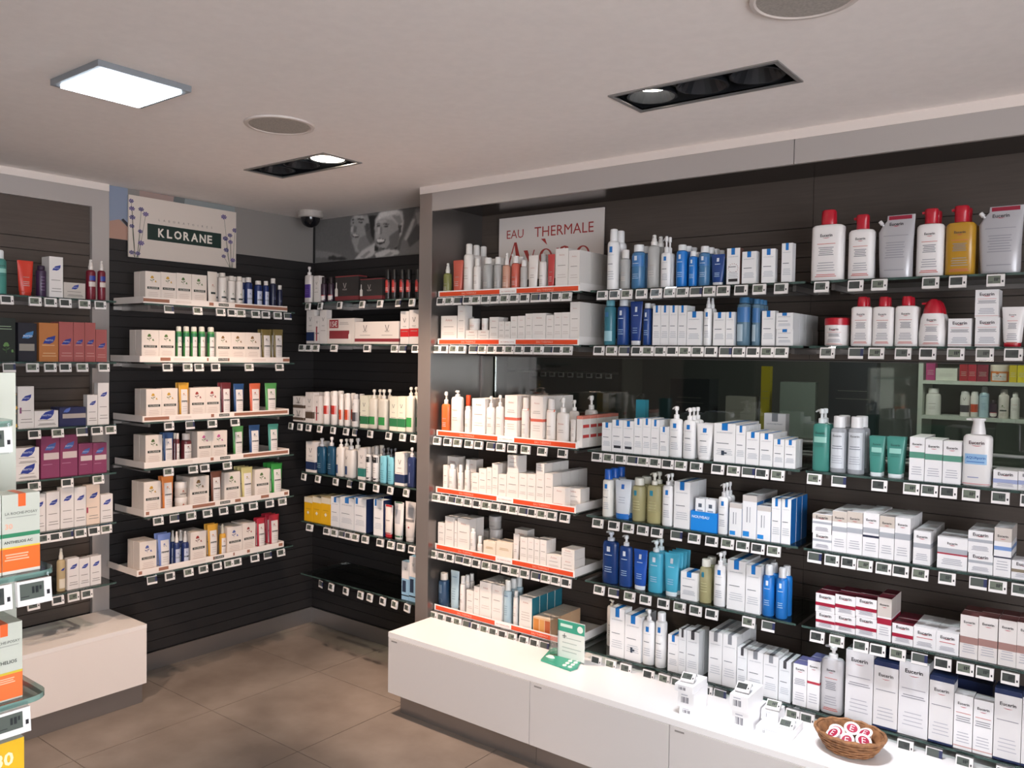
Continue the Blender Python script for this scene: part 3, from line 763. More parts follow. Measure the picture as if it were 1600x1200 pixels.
K 5 box klobluef 2447 85.4 147.1 56.1 2 0 573 0 0
K 5 box klored 2530 75.9 153.4 49.3 2 0 573 0 0
K 5 tube klocrimson 2610 53 165.5 23.8 2 0 573 0 0
K 5 tube klocrimson 2692 64.7 171.4 29.1 3 0 573 0 0
P 0 aer teal 1380 51 177.3 51 1 0 1817 0 0
P 0 tube red 1472 61.2 142.7 27.5 1 0 1817 0 0
P 0 bot purple 1535 39 128.2 39 1 0 1817 0.866 0
P 0 box phywhite 1587 55.5 169.6 70 1 0 1817 0 0
P 0 box phygrey 1662 89 66.9 80 1 0 1817 0 0
P 0 spray burgundy 1739 39.2 174.6 39.2 1 0 1817 0.742 0
P 0 spray burgundy 1784 33.2 173 33.2 1 0 1817 0.755 0
P 1 box phyblack 1395 67.2 175.1 43.7 1 0 1548 0 0
P 1 box phynavy 1474 70.8 157.9 46 1 0 1548 0 0
P 1 box phycopper 1557 75.7 161.3 49.2 1 0 1548 0 0
P 1 box phypink 1627 58.3 168.3 37.9 2 0 1548 0 0
P 1 box phypink 1680 45.2 168.7 34 2 0 1548 0 0 1
P 1 box phypink 1727 45.6 169.5 34 2 0 1548 0 0 1
P 1 box phypink 1775 48.4 141.2 34 1 0 1548 0 0
P 2 box phydark 1399 66.5 67.5 43.2 1 0 1274 0 0
P 2 box phydark 1399 66.4 78.3 43.2 1 0 1341.9 0 0
P 2 box phywhitep 1468 61.3 172.4 70 1 0 1274 0 0
P 2 box phywhite 1547 93.7 69.6 80 1 0 1274 0 0
P 2 box phynavylow 1653 110.4 80 80 1 0 1274 0 0
P 2 box phywhite 1736 44.7 131 34 1 0 1274 0 0
P 2 box phywhite 1784 48.1 181.6 34 1 0 1274 0 0
P 3 box phywhite 1471 91.2 60.6 80 1 0 1061 0 0
P 3 box phywhite 1472 91.2 72.5 80 1 0 1122 0 0
P 3 box phyplum 1562 74 174.4 48.1 1 0 1061 0 0
P 3 box phyplum 1637 72 175.3 46.8 1 0 1061 0 0
P 3 box phyplum 1707 59.6 134.6 38.7 1 0 1061 0 0
P 3 box phyplum 1768 60.6 131.9 39.4 1 0 1061 0 0
P 4 box phywhite 1516 51.8 157.8 34 1 0 839 0 0
P 4 box phywhite 1572 54.1 161.3 35.2 1 0 839 0 0
P 4 box phywhite 1630 54.5 175.4 35.5 1 0 839 0 0
P 4 box phywhite 1684 49.7 169.2 34 1 0 839 0 0
P 4 box phycream 1739 57.2 173.5 37.2 1 0 839 0 0
P 4 box phywhite 1798 54.4 123.2 35.4 1 0 839 0 0
P 5 spray amberlab 1611 34.3 181.5 34.3 1 0 570 0.738 0
P 5 box phywhite 1654 48.6 134.7 34 1 0 570 0 0
P 5 box phywhite 1702 45 125.6 34 1 0 570 0 0
P 5 box phywhite 1750 45.9 127.7 34 1 0 570 0 0
"""
TAGS = {
 ('A', 0): [-2612, -2561, -2510, -2452, -2400, -2345, -2293, -2238, -2185, -2130, -2074, -2024, -1965, -1914],
 ('A', 1): [-2634, -2585, -2529, -2479, -2414, -2359, -2306, -2257, -2207, -2154, -2104, -2053, -2004, -1954, -1906],
 ('A', 2): [-2624, -2558, -2498, -2429, -2372, -2305, -2247, -2183, -2111, -2023, -1920],
 ('A', 3): [-2628, -2579, -2531, -2482, -2430, -2377, -2324, -2273, -2222, -2171, -2121, -2070, -2019, -1968, -1904],
 ('A', 4): [-2638, -2585, -2533, -2480, -2430, -2376, -2319, -2266, -2209, -2158, -2105, -2049, -1995, -1943, -1890],
 ('A', 5): [-2636, -2584, -2533, -2486, -2431, -2377, -2324, -2272, -2219, -2168, -2104, -2047, -1998],
 ('L', 0): [-1743, -1686, -1633, -1568, -1505, -1448, -1396, -1343, -1289, -1235, -1169, -1102, -1025],
 ('L', 1): [-1754, -1696, -1641, -1582, -1537, -1482, -1431, -1380, -1329, -1277, -1223, -1171, -1119, -1067, -1018],
 ('L', 2): [-1754, -1700, -1645, -1595, -1545, -1494, -1440, -1387, -1324, -1240, -1180, -1126, -1075, -1019],
 ('L', 3): [-1744, -1670, -1605, -1541, -1480, -1399, -1326, -1257, -1196, -1139, -1083, -1026],
 ('L', 4): [-1732, -1666, -1593, -1523, -1446, -1379, -1314, -1250, -1110, -1040],
 ('L', 5): [-1739, -1672, -1603, -1503, -1436, -1382, -1264, -1212],
 ('E', 0): [-888, -779, -706, -556, -481, -380],
 ('E', 1): [-863, -773, -709, -629, -558, -480, -402, -328],
 ('E', 2): [-894, -815, -687, -592, -540, -487, -426, -348, -274],
 ('E', 3): [-887, -829, -775, -724, -667, -616, -559, -483, -399, -347, -288],
 ('E', 4): [-870, -806, -729, -677, -617, -554, -487, -425, -373, -307],
 ('E', 5): [-945, -895, -586, -504, -419, -311],
 ('V', 0): [-3571, -3471, -3318, -3148, -3019, -2895, -2800],
 ('V', 1): [-3618, -3560, -3502, -3357, -3106, -2911, -2859, -2770],
 ('V', 2): [-3710, -3632, -3559, -3467, -3361, -3260, -3196, -3080, -2948, -2852, -2779],
 ('V', 3): [-3596, -3479, -3337, -3232, -3137, -3033, -2933, -2824],
 ('V', 4): [-3543, -3402, -3343, -3288, -3234, -3181, -3108, -2999, -2923, -2855, -2778],
 ('V', 5): [-3451, -3365, -3251, -3140, -3071, -2978, -2895, -2809],
 ('K', 0): [2072, 2216, 2339, 2402, 2453, 2539, 2600, 2673, 2737],
 ('K', 1): [2064, 2165, 2224, 2313, 2502, 2686],
 ('K', 2): [2072, 2180, 2296, 2422],
 ('K', 3): [2070, 2195, 2256, 2380],
 ('K', 4): [2020, 2101, 2186, 2272, 2360, 2448, 2532, 2630, 2710],
 ('K', 5): [1991, 2078, 2173, 2251, 2326, 2390, 2438, 2542, 2621, 2703],
 ('P', 0): [1385, 1490, 1550, 1609, 1687, 1754],
 ('P', 1): [1393, 1479, 1548, 1608, 1678, 1769],
 ('P', 2): [1486, 1577, 1677, 1739, 1799],
 ('P', 3): [1485, 1615, 1745],
 ('P', 4): [1519, 1567, 1616, 1669, 1726, 1780],
 ('P', 5): [1480, 1576, 1640, 1696],
}

# ------------------------------------------------------------------ goods: cartons
_M0 = M
def M(c, *a, **k):                      # packaging board and plastics are a touch greyer than paint
    return _M0(tuple(int(int(c[i:i + 2], 16) * .935) for i in (0, 2, 4)), *a, **k)
GT = '9a9ea6'; LB = '1b78c8'
def euc(bands=(), top=None, body='f6f4f5', size=.62, side=None, mark=(), zc=.84, d='', lines=True):
    p = [('b', a, b, c) for a, b, c in bands] + [('t', 'Eucerin', .5, zc, size, '3c3a40', .02), ('smile', .5, zc - .055, size * .6, 'c02840')]
    if lines: p += [('l', .15, .85, .12, .34, 4, 'b9b9c2')]
    return (body, side, top, p + list(mark), d)
def lrp(fx=.36, fw=.28, fz=.82, col=LB, mark=(), side=None, top=None, body='f7f7f8', d='blue-flagged white carton', txt=True):
    p = [('f', fx, fx + fw, fz, col)]
    if txt: p += [('t', 'LA ROCHE-POSAY', .5, fz - .055, .74, '7b8796')]
    p += [('l', .12, .7, .46, .52, 1, '6b727c'), ('l', .12, .88, .18, .36, 4, 'c3c8d0')]
    return (body, side, top, p + list(mark), d)
def klo(fc, fc2='5a6b3a', d='', body='f3e7dc'):
    return (body, None, None, [('fl', .5, .76, .26, fc, fc2), ('r', .12, .9, .44, .515, '2a332e'), ('t', 'KLORANE', .51, .478, .6, 'd9d2c6', .01), ('l', .15, .85, .14, .36, 4, 'd6c3b8')], d)
def vic(band=None, z0=.12, z1=.3, body='f3ece6', d='', mark=(), vz=.72, vcol='4a4644'):
    p = [('V', .5, vz, .34, vcol), ('t', 'VICHY', .5, vz - .19, .4, vcol)]
    if band: p.append(('b', z0, z1, band))
    return (body, None, None, p + [('l', .15, .85, .36, .42, 1, 'b3a8a2')] + list(mark), d)
def phy(body='efeae6', txt='8a8580', leaf='2b3f97', d='', mark=(), lz=.72, ls=.62, top=None):
    return (body, None, top, [('leaf', .52, lz, ls, leaf), ('t', 'PHYTO', .52, lz, ls * .62, 'dfe4f2', .01), ('l', .15, .8, .4, .46, 1, txt), ('l', .15, .9, .12, .26, 2, txt)] + list(mark), d)
AV = ('t', 'Avène', .5, .85, .42, 'cf9a8e')
BOXV = {
 'avn': ('f7f1ec', None, None, [AV, ('l', .18, .8, .58, .63, 1, 'a29893'), ('l', .15, .85, .3, .42, 2, 'd8cdc6')], 'plain white carton'),
 'avnred': ('f7f0eb', None, None, [AV, ('b', .46, .52, 'e0705c'), ('l', .2, .8, .62, .70, 2, 'b9aea8'), ('l', .2, .8, .25, .40, 3, 'cfc4be'), ('l', .15, .85, .06, .09, 1, 'e0705c')], 'white carton with coral band'),
 'avnside': ('f7f0eb', None, 'e58a78', [('sb', .62, .72, 'd94a48'), ('sb', .30, .40, 'd94a48'), ('b', .9, 1, 'e58a78')], 'white carton, red side stripes'),
 'avnmark': ('f7f0eb', None, None, [AV, ('r', .05, .8, .08, .24, 'e0705c')], 'low white carton, coral mark'),
 'avnteal': ('f4efe9', '2d7f93', None, [AV, ('l', .15, .85, .3, .6, 4, 'c9beb6')], 'white carton with teal sides'),
 'cream': ('f6e9d6', None, 'e9dccb', [('l', .2, .8, .55, .7, 2, 'd8b98a'), ('b', .0, .08, 'e6c08a')], 'cream square carton'),
 'soap': ('f0c9a0', None, 'f1dfcb', [('r', .04, .34, .1, .9, 'd98a3c'), ('r', .38, .64, .1, .9, 'e9a860'), ('r', .68, .97, .1, .9, 'c9683c')], 'flat orange-printed soap box'),
 'lrp': lrp(), 'lrpmark': lrp(mark=[('R', .2, .85, .12, .2, '33363c')], d='flagged white carton, black bar'),
 'lrplogo': lrp(mark=[('R', .36, .5, .18, .30, '3a4656'), ('R', .5, .62, .22, .26, '3a4656')], d='flagged white carton, dark emblem'),
 'lrpart': lrp(fx=.33, mark=[('ring', .5, .45, .36, 'a4655c'), ('r', .15, .85, .08, .16, '2c2a2c')], side='7c5a50', d='white carton with brown ornament'),
 'lrpgrey': lrp(col='8d9096', d='grey-flagged white carton', body='f1f1f2'), 'lrpblk': lrp(col='47464a', d='black-flagged white carton', body='eef0f2'),
 'lrpfoot': ('f7f8fa', '2a80cc', None, [('r', .05, .5, .04, .16, '2a90e0'), ('tv', .3, .55, .6, '8a9098'), ('tv', .5, .55, .6, 'b4b8c0'), ('b', .86, 1, 'd5cfcb')], 'white carton with blue foot mark'),
 'lrpblueside': lrp(side='1f74c4', d='white carton with blue side'),
 'tealbox': ('39a0b4', None, None, [('V', .5, .55, .3, '14384a'), ('l', .2, .8, .3, .36, 1, '14384a')], 'tall teal carton'),
 'eucplain': euc(d='plain lettered white carton', mark=[('l', .1, .9, .66, .68, 1, 'd2685e'), ('l', .1, .9, .5, .62, 3, '8b8a92'), ('b', .05, .07, 'd8a8a2')]),
 'eucgreen': euc([(.52, .66, '5f9b86')], d='white carton with green band'),
 'euclilac': euc([(.30, .52, 'aab4dc')], zc=.8, d='low white carton, lilac band'),
 'eucgrey': euc([(.50, .64, 'b4b7bf')], d='white carton with grey band'), 'eucgreytop': euc([(.50, .62, 'b4b7bf'), (.74, 1, 'd6cbc0')], d='beige-headed carton with grey band'),
 'eucgreynavy': euc([(.54, .66, 'b4b7bf'), (.44, .49, '30344a')], d='white carton with grey-navy bands'),
 'eucgreyred': euc([(.50, .66, 'b4b7bf'), (.45, .5, 'b2384a')], zc=.82, size=.34, d='wide white carton, grey-red band'),
 'eucbluenavy': euc([(.54, .62, '7fa0d8'), (.38, .41, '30344a'), (.72, 1, 'd8cec6')], zc=.83, d='tall white carton, blue band'),
 'eucgold': euc([(.38, .55, '8c7f6a')], d='low white carton, olive band'),
 'eucred': euc([(.34, .52, 'a8203c')], top='6d1a2c', d='white carton with crimson band'),
 'eucredtall': euc([(.38, .52, 'a8203c'), (.56, 1, 'd9cfc8')], top='6d1a2c', d='tall white carton, crimson band'),
 'eucredtext': euc(d='low white carton, red text', zc=.74, mark=[('l', .15, .85, .48, .54, 1, 'd06068')]),
 'eucrose': euc([(.34, .5, 'a8827c')], body='ece5e2', top='7d4a48', d='pale carton, rose-brown band'),
 'eucviolet': euc(top='6a6c9c', zc=.88, d='slim violet-topped white carton', mark=[('l', .1, .9, .5, .66, 4, 'a9a9b4')]),
 'eucvioletred': euc([(.52, .57, 'c23a4c')], top='6a6c9c', zc=.88, d='slim white carton, red dash'),
 'eucbig': euc(size=.6, zc=.87, body='eceaec', d='tall silver-white carton', mark=[('l', .1, .9, .62, .64, 1, 'b0adb6'), ('l', .1, .9, .5, .56, 2, '8e8c96')]),
 'eucnavytop': euc([(.93, 1, '26335a')], top='26335a', body='eae6e6', size=.6, zc=.8, d='navy-topped silver-white carton', mark=[('l', .1, .9, .56, .58, 1, '8e8c96'), ('b', 0, .03, '26335a')]),
 'navyblock': ('25325a', None, None, [('b', .45, .47, '1b2444')], 'plain navy carton'),
 'vic': vic(d='white carton with large letter'), 'vicnavy': vic('26365e', .08, .34, d='white carton with navy foot'),
 'vicstripe': vic(None, mark=[('r', .3, .55, .1, .62, 'b0323a'), ('r', .2, .9, .36, .39, '2c2a2c')], vz=.78, d='white carton with red stripe'),
 'vicred': vic('d42a2e', .22, .46, d='white carton with red band'), 'vicbrown': vic('5f5044', .14, .36, d='white carton with brown band'),
 'vicgreen': vic('2e7d4e', .12, .36, body='f2f0dc', d='white carton with green band'), 'victeal': vic('1f7d72', .1, .36, d='white carton with teal band'),
 'vicsky': ('9cc6e2', None, None, [('b', .55, 1, 'efeae6'), ('r', .1, .6, .2, .5, '2a3a52'), ('b', .1, .13, '26303e'), ('V', .5, .82, .3, '3a3a40')], 'white-headed pale blue carton'),
 'sunyellow': ('f0b820', None, 'b9ab86', [('b', .78, 1, 'ede3cc'), ('diam', .5, .36, .3, 'f6efe0'), ('l', .2, .8, .5, .54, 1, 'b98a20')], 'sun-yellow carton'),
 'navyside': lrp(fx=.1, fw=.2, side='1f2d55', d='white carton with navy side'),
 'kloyellow': klo('d8a63c', d='cream carton with yellow blossom'), 'klogreen': klo('5a7a40', d='cream carton with green sprig'), 'klobrown': klo('8f6a3c', '6d7a4a', d='cream carton with nut sprig'),
 'klored': klo('a83a34', '6b3a38', d='cream carton with red fruit'), 'klopink': klo('d0609c', d='cream carton with pink flower'), 'klobluef': klo('5a6cb0', '41508c', d='cream carton with blue flower'),
 'phywhite': phy(d='white carton with blue leaf'), 'phywhitep': phy(mark=[('r', .1, .22, .36, .5, '8a4a78')], d='white leaf carton, purple tab'), 'phycream': phy('f3ddcb', d='peach carton with blue leaf', mark=[('r', .0, .12, .3, .44, 'b03a58')]),
 'phygrey': phy('cfc6be', ls=.34, d='low grey carton with blue leaf'), 'phynavylow': ('2a2f57', None, None, [('leaf', .28, .84, .26, '5a74c0'), ('r', .12, 1, .42, .66, 'b9aea6')], 'low navy carton with grey label'),
 'phyblack': ('232a26', None, None, [('l', .1, .8, .72, .84, 2, 'b8d0b0'), ('fl', .55, .32, .4, '6f9a5a', '4a6a40')], 'black carton, green herb print'),
 'phynavy': ('23242f', None, None, [('leaf', .52, .68, .62, '4a88c4'), ('t', 'PHYTO', .52, .66, .5, 'e6eefa', .01), ('r', .05, .88, .28, .46, '9d968e')], 'black-navy carton with blue leaf'),
 'phycopper': phy('c07a45', 'e9c9a0', ls=.66, lz=.55, d='copper carton with blue leaf'), 'phypink': phy('b0605e', 'd9a9a0', lz=.5, ls=.66, d='dusty pink carton with blue leaf'),
 'phydark': ('24322a', None, None, [('fl', .6, .45, .5, 'e2b04a', '5c8a3c'), ('b', .9, .96, 'c08a4a')], 'dark green carton, yellow fruit'),
 'phyplum': ('8c3f63', None, None, [('leaf', .5, .74, .6, '4a6ab0'), ('t', 'PHYTO', .5, .73, .42, 'c8d6ee', .01), ('r', .14, .96, .44, .60, 'd9c9c6'), ('l', .1, .6, .3, .36, 1, 'c08aa2')], 'plum carton with grey label'),
 # gift kits
 'vicblack': ('33302f', None, '7c2a30', [('b', .04, .2, '7e3236'), ('V', .42, .62, .14, 'cfc8c2'), ('t', 'VICHY', .42, .46, .2, 'cfc8c2'), ('drop', .06, .2, .55, 'ece6e0'), ('b', .96, 1, '8e3a3e')], 'dark gift box with dropper'),
 'vic15': ('efe6df', None, '7c2a30', [('r', .08, .42, .62, .95, 'a8323a'), ('t', '15\u20ac', .25, .785, .26, 'f4e8e4', .02), ('r', .08, .84, .2, .52, '93323a'), ('drop', .84, .16, .4, 'f6efea'), ('l', .46, .8, .74, .86, 2, 'a39a96')], 'white gift box, red price square'),
 'vicwhite': ('efe6df', None, '7c2a30', [('b', .1, .24, '93323a'), ('V', .24, .72, .09, '4a4644'), ('V', .74, .72, .09, '4a4644'), ('t', 'VICHY', .24, .56, .1, '4a4644'), ('t', 'VICHY', .74, .56, .1, '4a4644'), ('l', .12, .36, .36, .42, 1, 'a39a96'), ('l', .62, .86, .36, .42, 1, 'a39a96')], 'wide white gift box for two'),
}
E_ = .00035
LEAF = [(-.5, -.28), (-.34, .02), (-.1, .24), (.2, .32), (.5, .42), (.46, .1), (.3, -.16), (.02, -.3), (-.28, -.26)]
def draw(mb, p, w, h, sf, top_y=None, d=0):
    """one printed mark; sf(x, z) gives the depth of the face at that point"""
    k = p[0]; X = lambda a: (a - .5) * w
    def quad(x0, x1, z0, z1, c, e=E_):
        n = max(2, int((x1 - x0) / .0045)) if sf.curved else 1
        nz = max(1, min(6, int((z1 - z0) / .012))) if sf.curved else 1
        for i in range(n):
            a = x0 + (x1 - x0) * i / n; b = x0 + (x1 - x0) * (i + 1) / n
            for j in range(nz):
                u = z0 + (z1 - z0) * j / nz; v = z0 + (z1 - z0) * (j + 1) / nz
                mb.poly([(a, sf(a, u) - e, u), (b, sf(b, u) - e, u), (b, sf(b, v) - e, v), (a, sf(a, v) - e, v)], M(c, .4))
    def shape(pts, c, e=E_ * 2): mb.poly([(x, sf(x, z) - (e * 2.2 if sf.curved else e), z) for x, z in pts], M(c, .4))
    if k == 'b':
        quad(X(0), X(1), p[1] * h, p[2] * h, p[3])
        if d:
            for s in (-1, 1):
                x = s * (w / 2 + E_); q = [(x, -d / 2, p[1] * h), (x, d / 2, p[1] * h), (x, d / 2, p[2] * h), (x, -d / 2, p[2] * h)]
                mb.poly(q if s > 0 else q[::-1], M(p[3], .4))
    elif k == 'sb' and d:
        x = w / 2 + E_; mb.poly([(x, -d / 2 + .004, p[1] * h), (x, d / 2 - .004, p[1] * h), (x, d / 2 - .004, p[2] * h), (x, -d / 2 + .004, p[2] * h)], M(p[3], .4))
    elif k == 'r': quad(X(p[1]), X(p[2]), p[3] * h, p[4] * h, p[5], E_ * 1.5)
    elif k == 'R': quad(X(p[1]), X(p[2]), p[3] * h, p[4] * h, p[5], E_ * 3)
    elif k == 'f':
        quad(X(p[1]), X(p[2]), p[3] * h, h, p[4])
        if d: mb.poly([(X(p[1]), -d / 2, h + E_), (X(p[2]), -d / 2, h + E_), (X(p[2]), d / 2, h + E_), (X(p[1]), d / 2, h + E_)], M(p[4], .4))
    elif k == 'l':
        x0, x1, z0, z1, n, c = p[1:]; st = (z1 - z0) * h / n
        for i in range(n):
            sh_ = (.0, .12, .05, .18)[i % 4] * (x1 - x0) / 2
            quad(X(x0 + sh_), X(x1 - sh_), z0 * h + st * (i + .3), z0 * h + st * (i + .3) + max(.0009, min(st * .5, .0024)), c, E_ * 2.2)
    elif k == 'tv': quad(X(p[1]), X(p[1] + .06), p[2] * h - .3 * h * p[3], p[2] * h + .3 * h * p[3], p[4])
    elif k == 't': put_text(mb, p[1], X(p[2]), p[3] * h, p[4] * w, M(p[5], .4), lambda x, z: sf(x, z) - E_ * 2.5, p[6] if len(p) > 6 else 0.0)
    elif k == 'smile':
        n = 6; R = p[3] * w; zc = p[2] * h
        for i in range(n):
            a, b = -.5 + i / n, -.5 + (i + 1) / n
            P = lambda t, o: (X(p[1]) + t * R, zc + (t * t - .25) * R * .35 + o * (1 - 4 * t * t))
            shape([P(a, -.0006), P(b, -.0006), P(b, .0012), P(a, .0012)], p[4])
    elif k == 'V':
        s = p[3] * w; x, z = X(p[1]), p[2] * h
        for g in (-1, 1):
            q = [(x + g * s * .5, z + s * .5), (x + g * s * .36, z + s * .5), (x - g * s * .02, z - s * .5), (x + g * s * .1, z - s * .5)]
            shape(q if g < 0 else q[::-1], p[4])
    elif k == 'leaf':
        s = p[3] * w; x, z = X(p[1]), p[2] * h; shape([(x + a * s, z + b * s) for a, b in reversed(LEAF)], p[4], E_ * 1.5)
    elif k == 'fl':
        s = p[3] * w; x, z = X(p[1]) - .06 * w, p[2] * h; v = int(abs(s) * 1e5) % 3
        def blob(cx_, cz, ra, rb, c, t=0.0): shape([(cx_ + ra * math.cos(a) * math.cos(t) - rb * math.sin(a) * math.sin(t), cz + ra * math.cos(a) * math.sin(t) + rb * math.sin(a) * math.cos(t)) for a in [i * math.pi / 4 for i in range(8)]], c)
        shape([(x - .02 * s, z - .8 * s), (x + .05 * s, z - .8 * s), (x + .04 * s, z + .4 * s), (x - .01 * s, z + .4 * s)], p[5])
        blob(x, z + .5 * s, .34 * s, .3 * s, p[4], .3); blob(x - .26 * s, z + .28 * s, .2 * s, .14 * s, p[4], 2.4); blob(x + .26 * s, z + .3 * s, .2 * s, .13 * s, p[4], .7)
        blob(x - .3 * s, z - .3 * s, .28 * s, .1 * s, p[5], -.5); blob(x + .3 * s, z - .16 * s, .28 * s, .1 * s, p[5], .6)
        blob(x + .85 * s, z - .5 * s, .16 * s, .24 * s, p[4]); blob(x + 1.05 * s, z - .66 * s, .1 * s, .06 * s, p[5])
    elif k == 'ring':
        s = p[3] * w
        for i in range(14):
            t = i * 2 * math.pi / 14; cx_, cz = X(p[1]) + s * math.cos(t), p[2] * h + s * .9 * math.sin(t)
            shape([(cx_ + .09 * s * math.cos(a), cz + .09 * s * math.sin(a)) for a in [j * math.pi / 2.5 for j in range(5)]], p[4])
    elif k == 'diam':
        s = p[3] * w / 2; x, z = X(p[1]), p[2] * h; shape([(x - s, z), (x, z - s), (x + s, z), (x, z + s)], p[4])
    elif k == 'drop':
        s = p[3] * h; x, z = X(p[1]), p[2] * h; q = s * .16
        shape([(x - q, z), (x + q, z), (x + q, z + s * .5), (x + q * .3, z + s * .62), (x + q * .25, z + s), (x - q * .25, z + s), (x - q * .3, z + s * .62), (x - q, z + s * .5)], p[4], E_ * 4)
class Flat:
    curved = False
    def __init__(s, y): s.y = y
    def __call__(s, x, z): return s.y
class Curve:
    curved = True
    def __init__(s, lv): s.lv = lv
    def __call__(s, x, z):
        lv = s.lv
        for a, b in zip(lv, lv[1:]):
            if z <= b[0] or b is lv[-1]:
                t = 0 if b[0] == a[0] else max(0, min(1, (z - a[0]) / (b[0] - a[0])))
                rx, ry, n = (a[i] + (b[i] - a[i]) * t for i in (1, 2, 3)); cx_ = (a[4] if len(a) > 4 else 0)
                u = min(.985, abs((x - cx_) / max(rx, 1e-5)))
                return -ry * (1 - u ** n) ** (1 / n) - .0002
def part(name, mb, smooth=True): return (name, mb.mesh(name, smooth))
def b_box(var, w, d, h, sh):
    body, side, top, prints, _ = BOXV[var]; mb = MB()
    mb.box(-w / 2, w / 2, -d / 2, d / 2, 0, h, M(body, .42)); f0 = len(mb.f) - 6
    if top: mb.m[f0 + 1] = mb.mi(M(top, .42))
    if side: mb.m[f0 + 4] = mb.m[f0 + 5] = mb.mi(M(side, .42))
    g = MB(); g.poly([(-w / 2 + .001, d * .1, h + .0002), (w / 2 - .001, d * .1, h + .0002), (w / 2 - .001, d * .1 + .0006, h + .0002), (-w / 2 + .001, d * .1 + .0006, h + .0002)], M('b5aca8', .6))
    pr = MB(); sf = Flat(-d / 2)
    for p in prints: draw(pr, p, w, h, sf, d=d)
    return [part('body', mb, False), part('front_print', pr, False), part('top_seam', g, False)]

# ------------------------------------------------------------------ goods: bottles, tubes, jars
# var: (body colour, alpha, cap colour, prints, description)
EU = [('t', 'Eucerin', .5, .8, .4, '3c3a40', .02), ('smile', .5, .76, .24, 'c02840'), ('l', .2, .8, .64, .66, 1, 'd2685e'), ('l', .25, .75, .44, .6, 5, '8b8a92'), ('l', .2, .8, .16, .34, 4, 'a5a4ac'), ('l', .15, .85, .06, .12, 2, 'd2685e')]
LR = [('r', .38, .66, .76, .88, LB), ('t', 'LA ROCHE-POSAY', .5, .71, .6, '6c7886'), ('l', .2, .7, .5, .56, 1, '59616c'), ('l', .2, .8, .2, .4, 4, 'b4bac4')]
LRW = [('r', .4, .62, .76, .88, 'dfe9f4'), ('l', .25, .75, .66, .7, 1, 'c4d8ee'), ('l', .25, .75, .26, .42, 3, 'a9c8e8')]
KL = lambda c: [('r', .12, .92, .13, .82, 'ece4e0'), ('fl', .5, .68, .2, c, '4a4a44'), ('r', .16, .88, .46, .51, '2a332e'), ('l', .24, .8, .2, .38, 3, 'c4bab6')]
TX = [('l', .25, .75, .5, .56, 1, 'a39a95'), ('l', .25, .75, .26, .42, 3, 'c9beb8')]
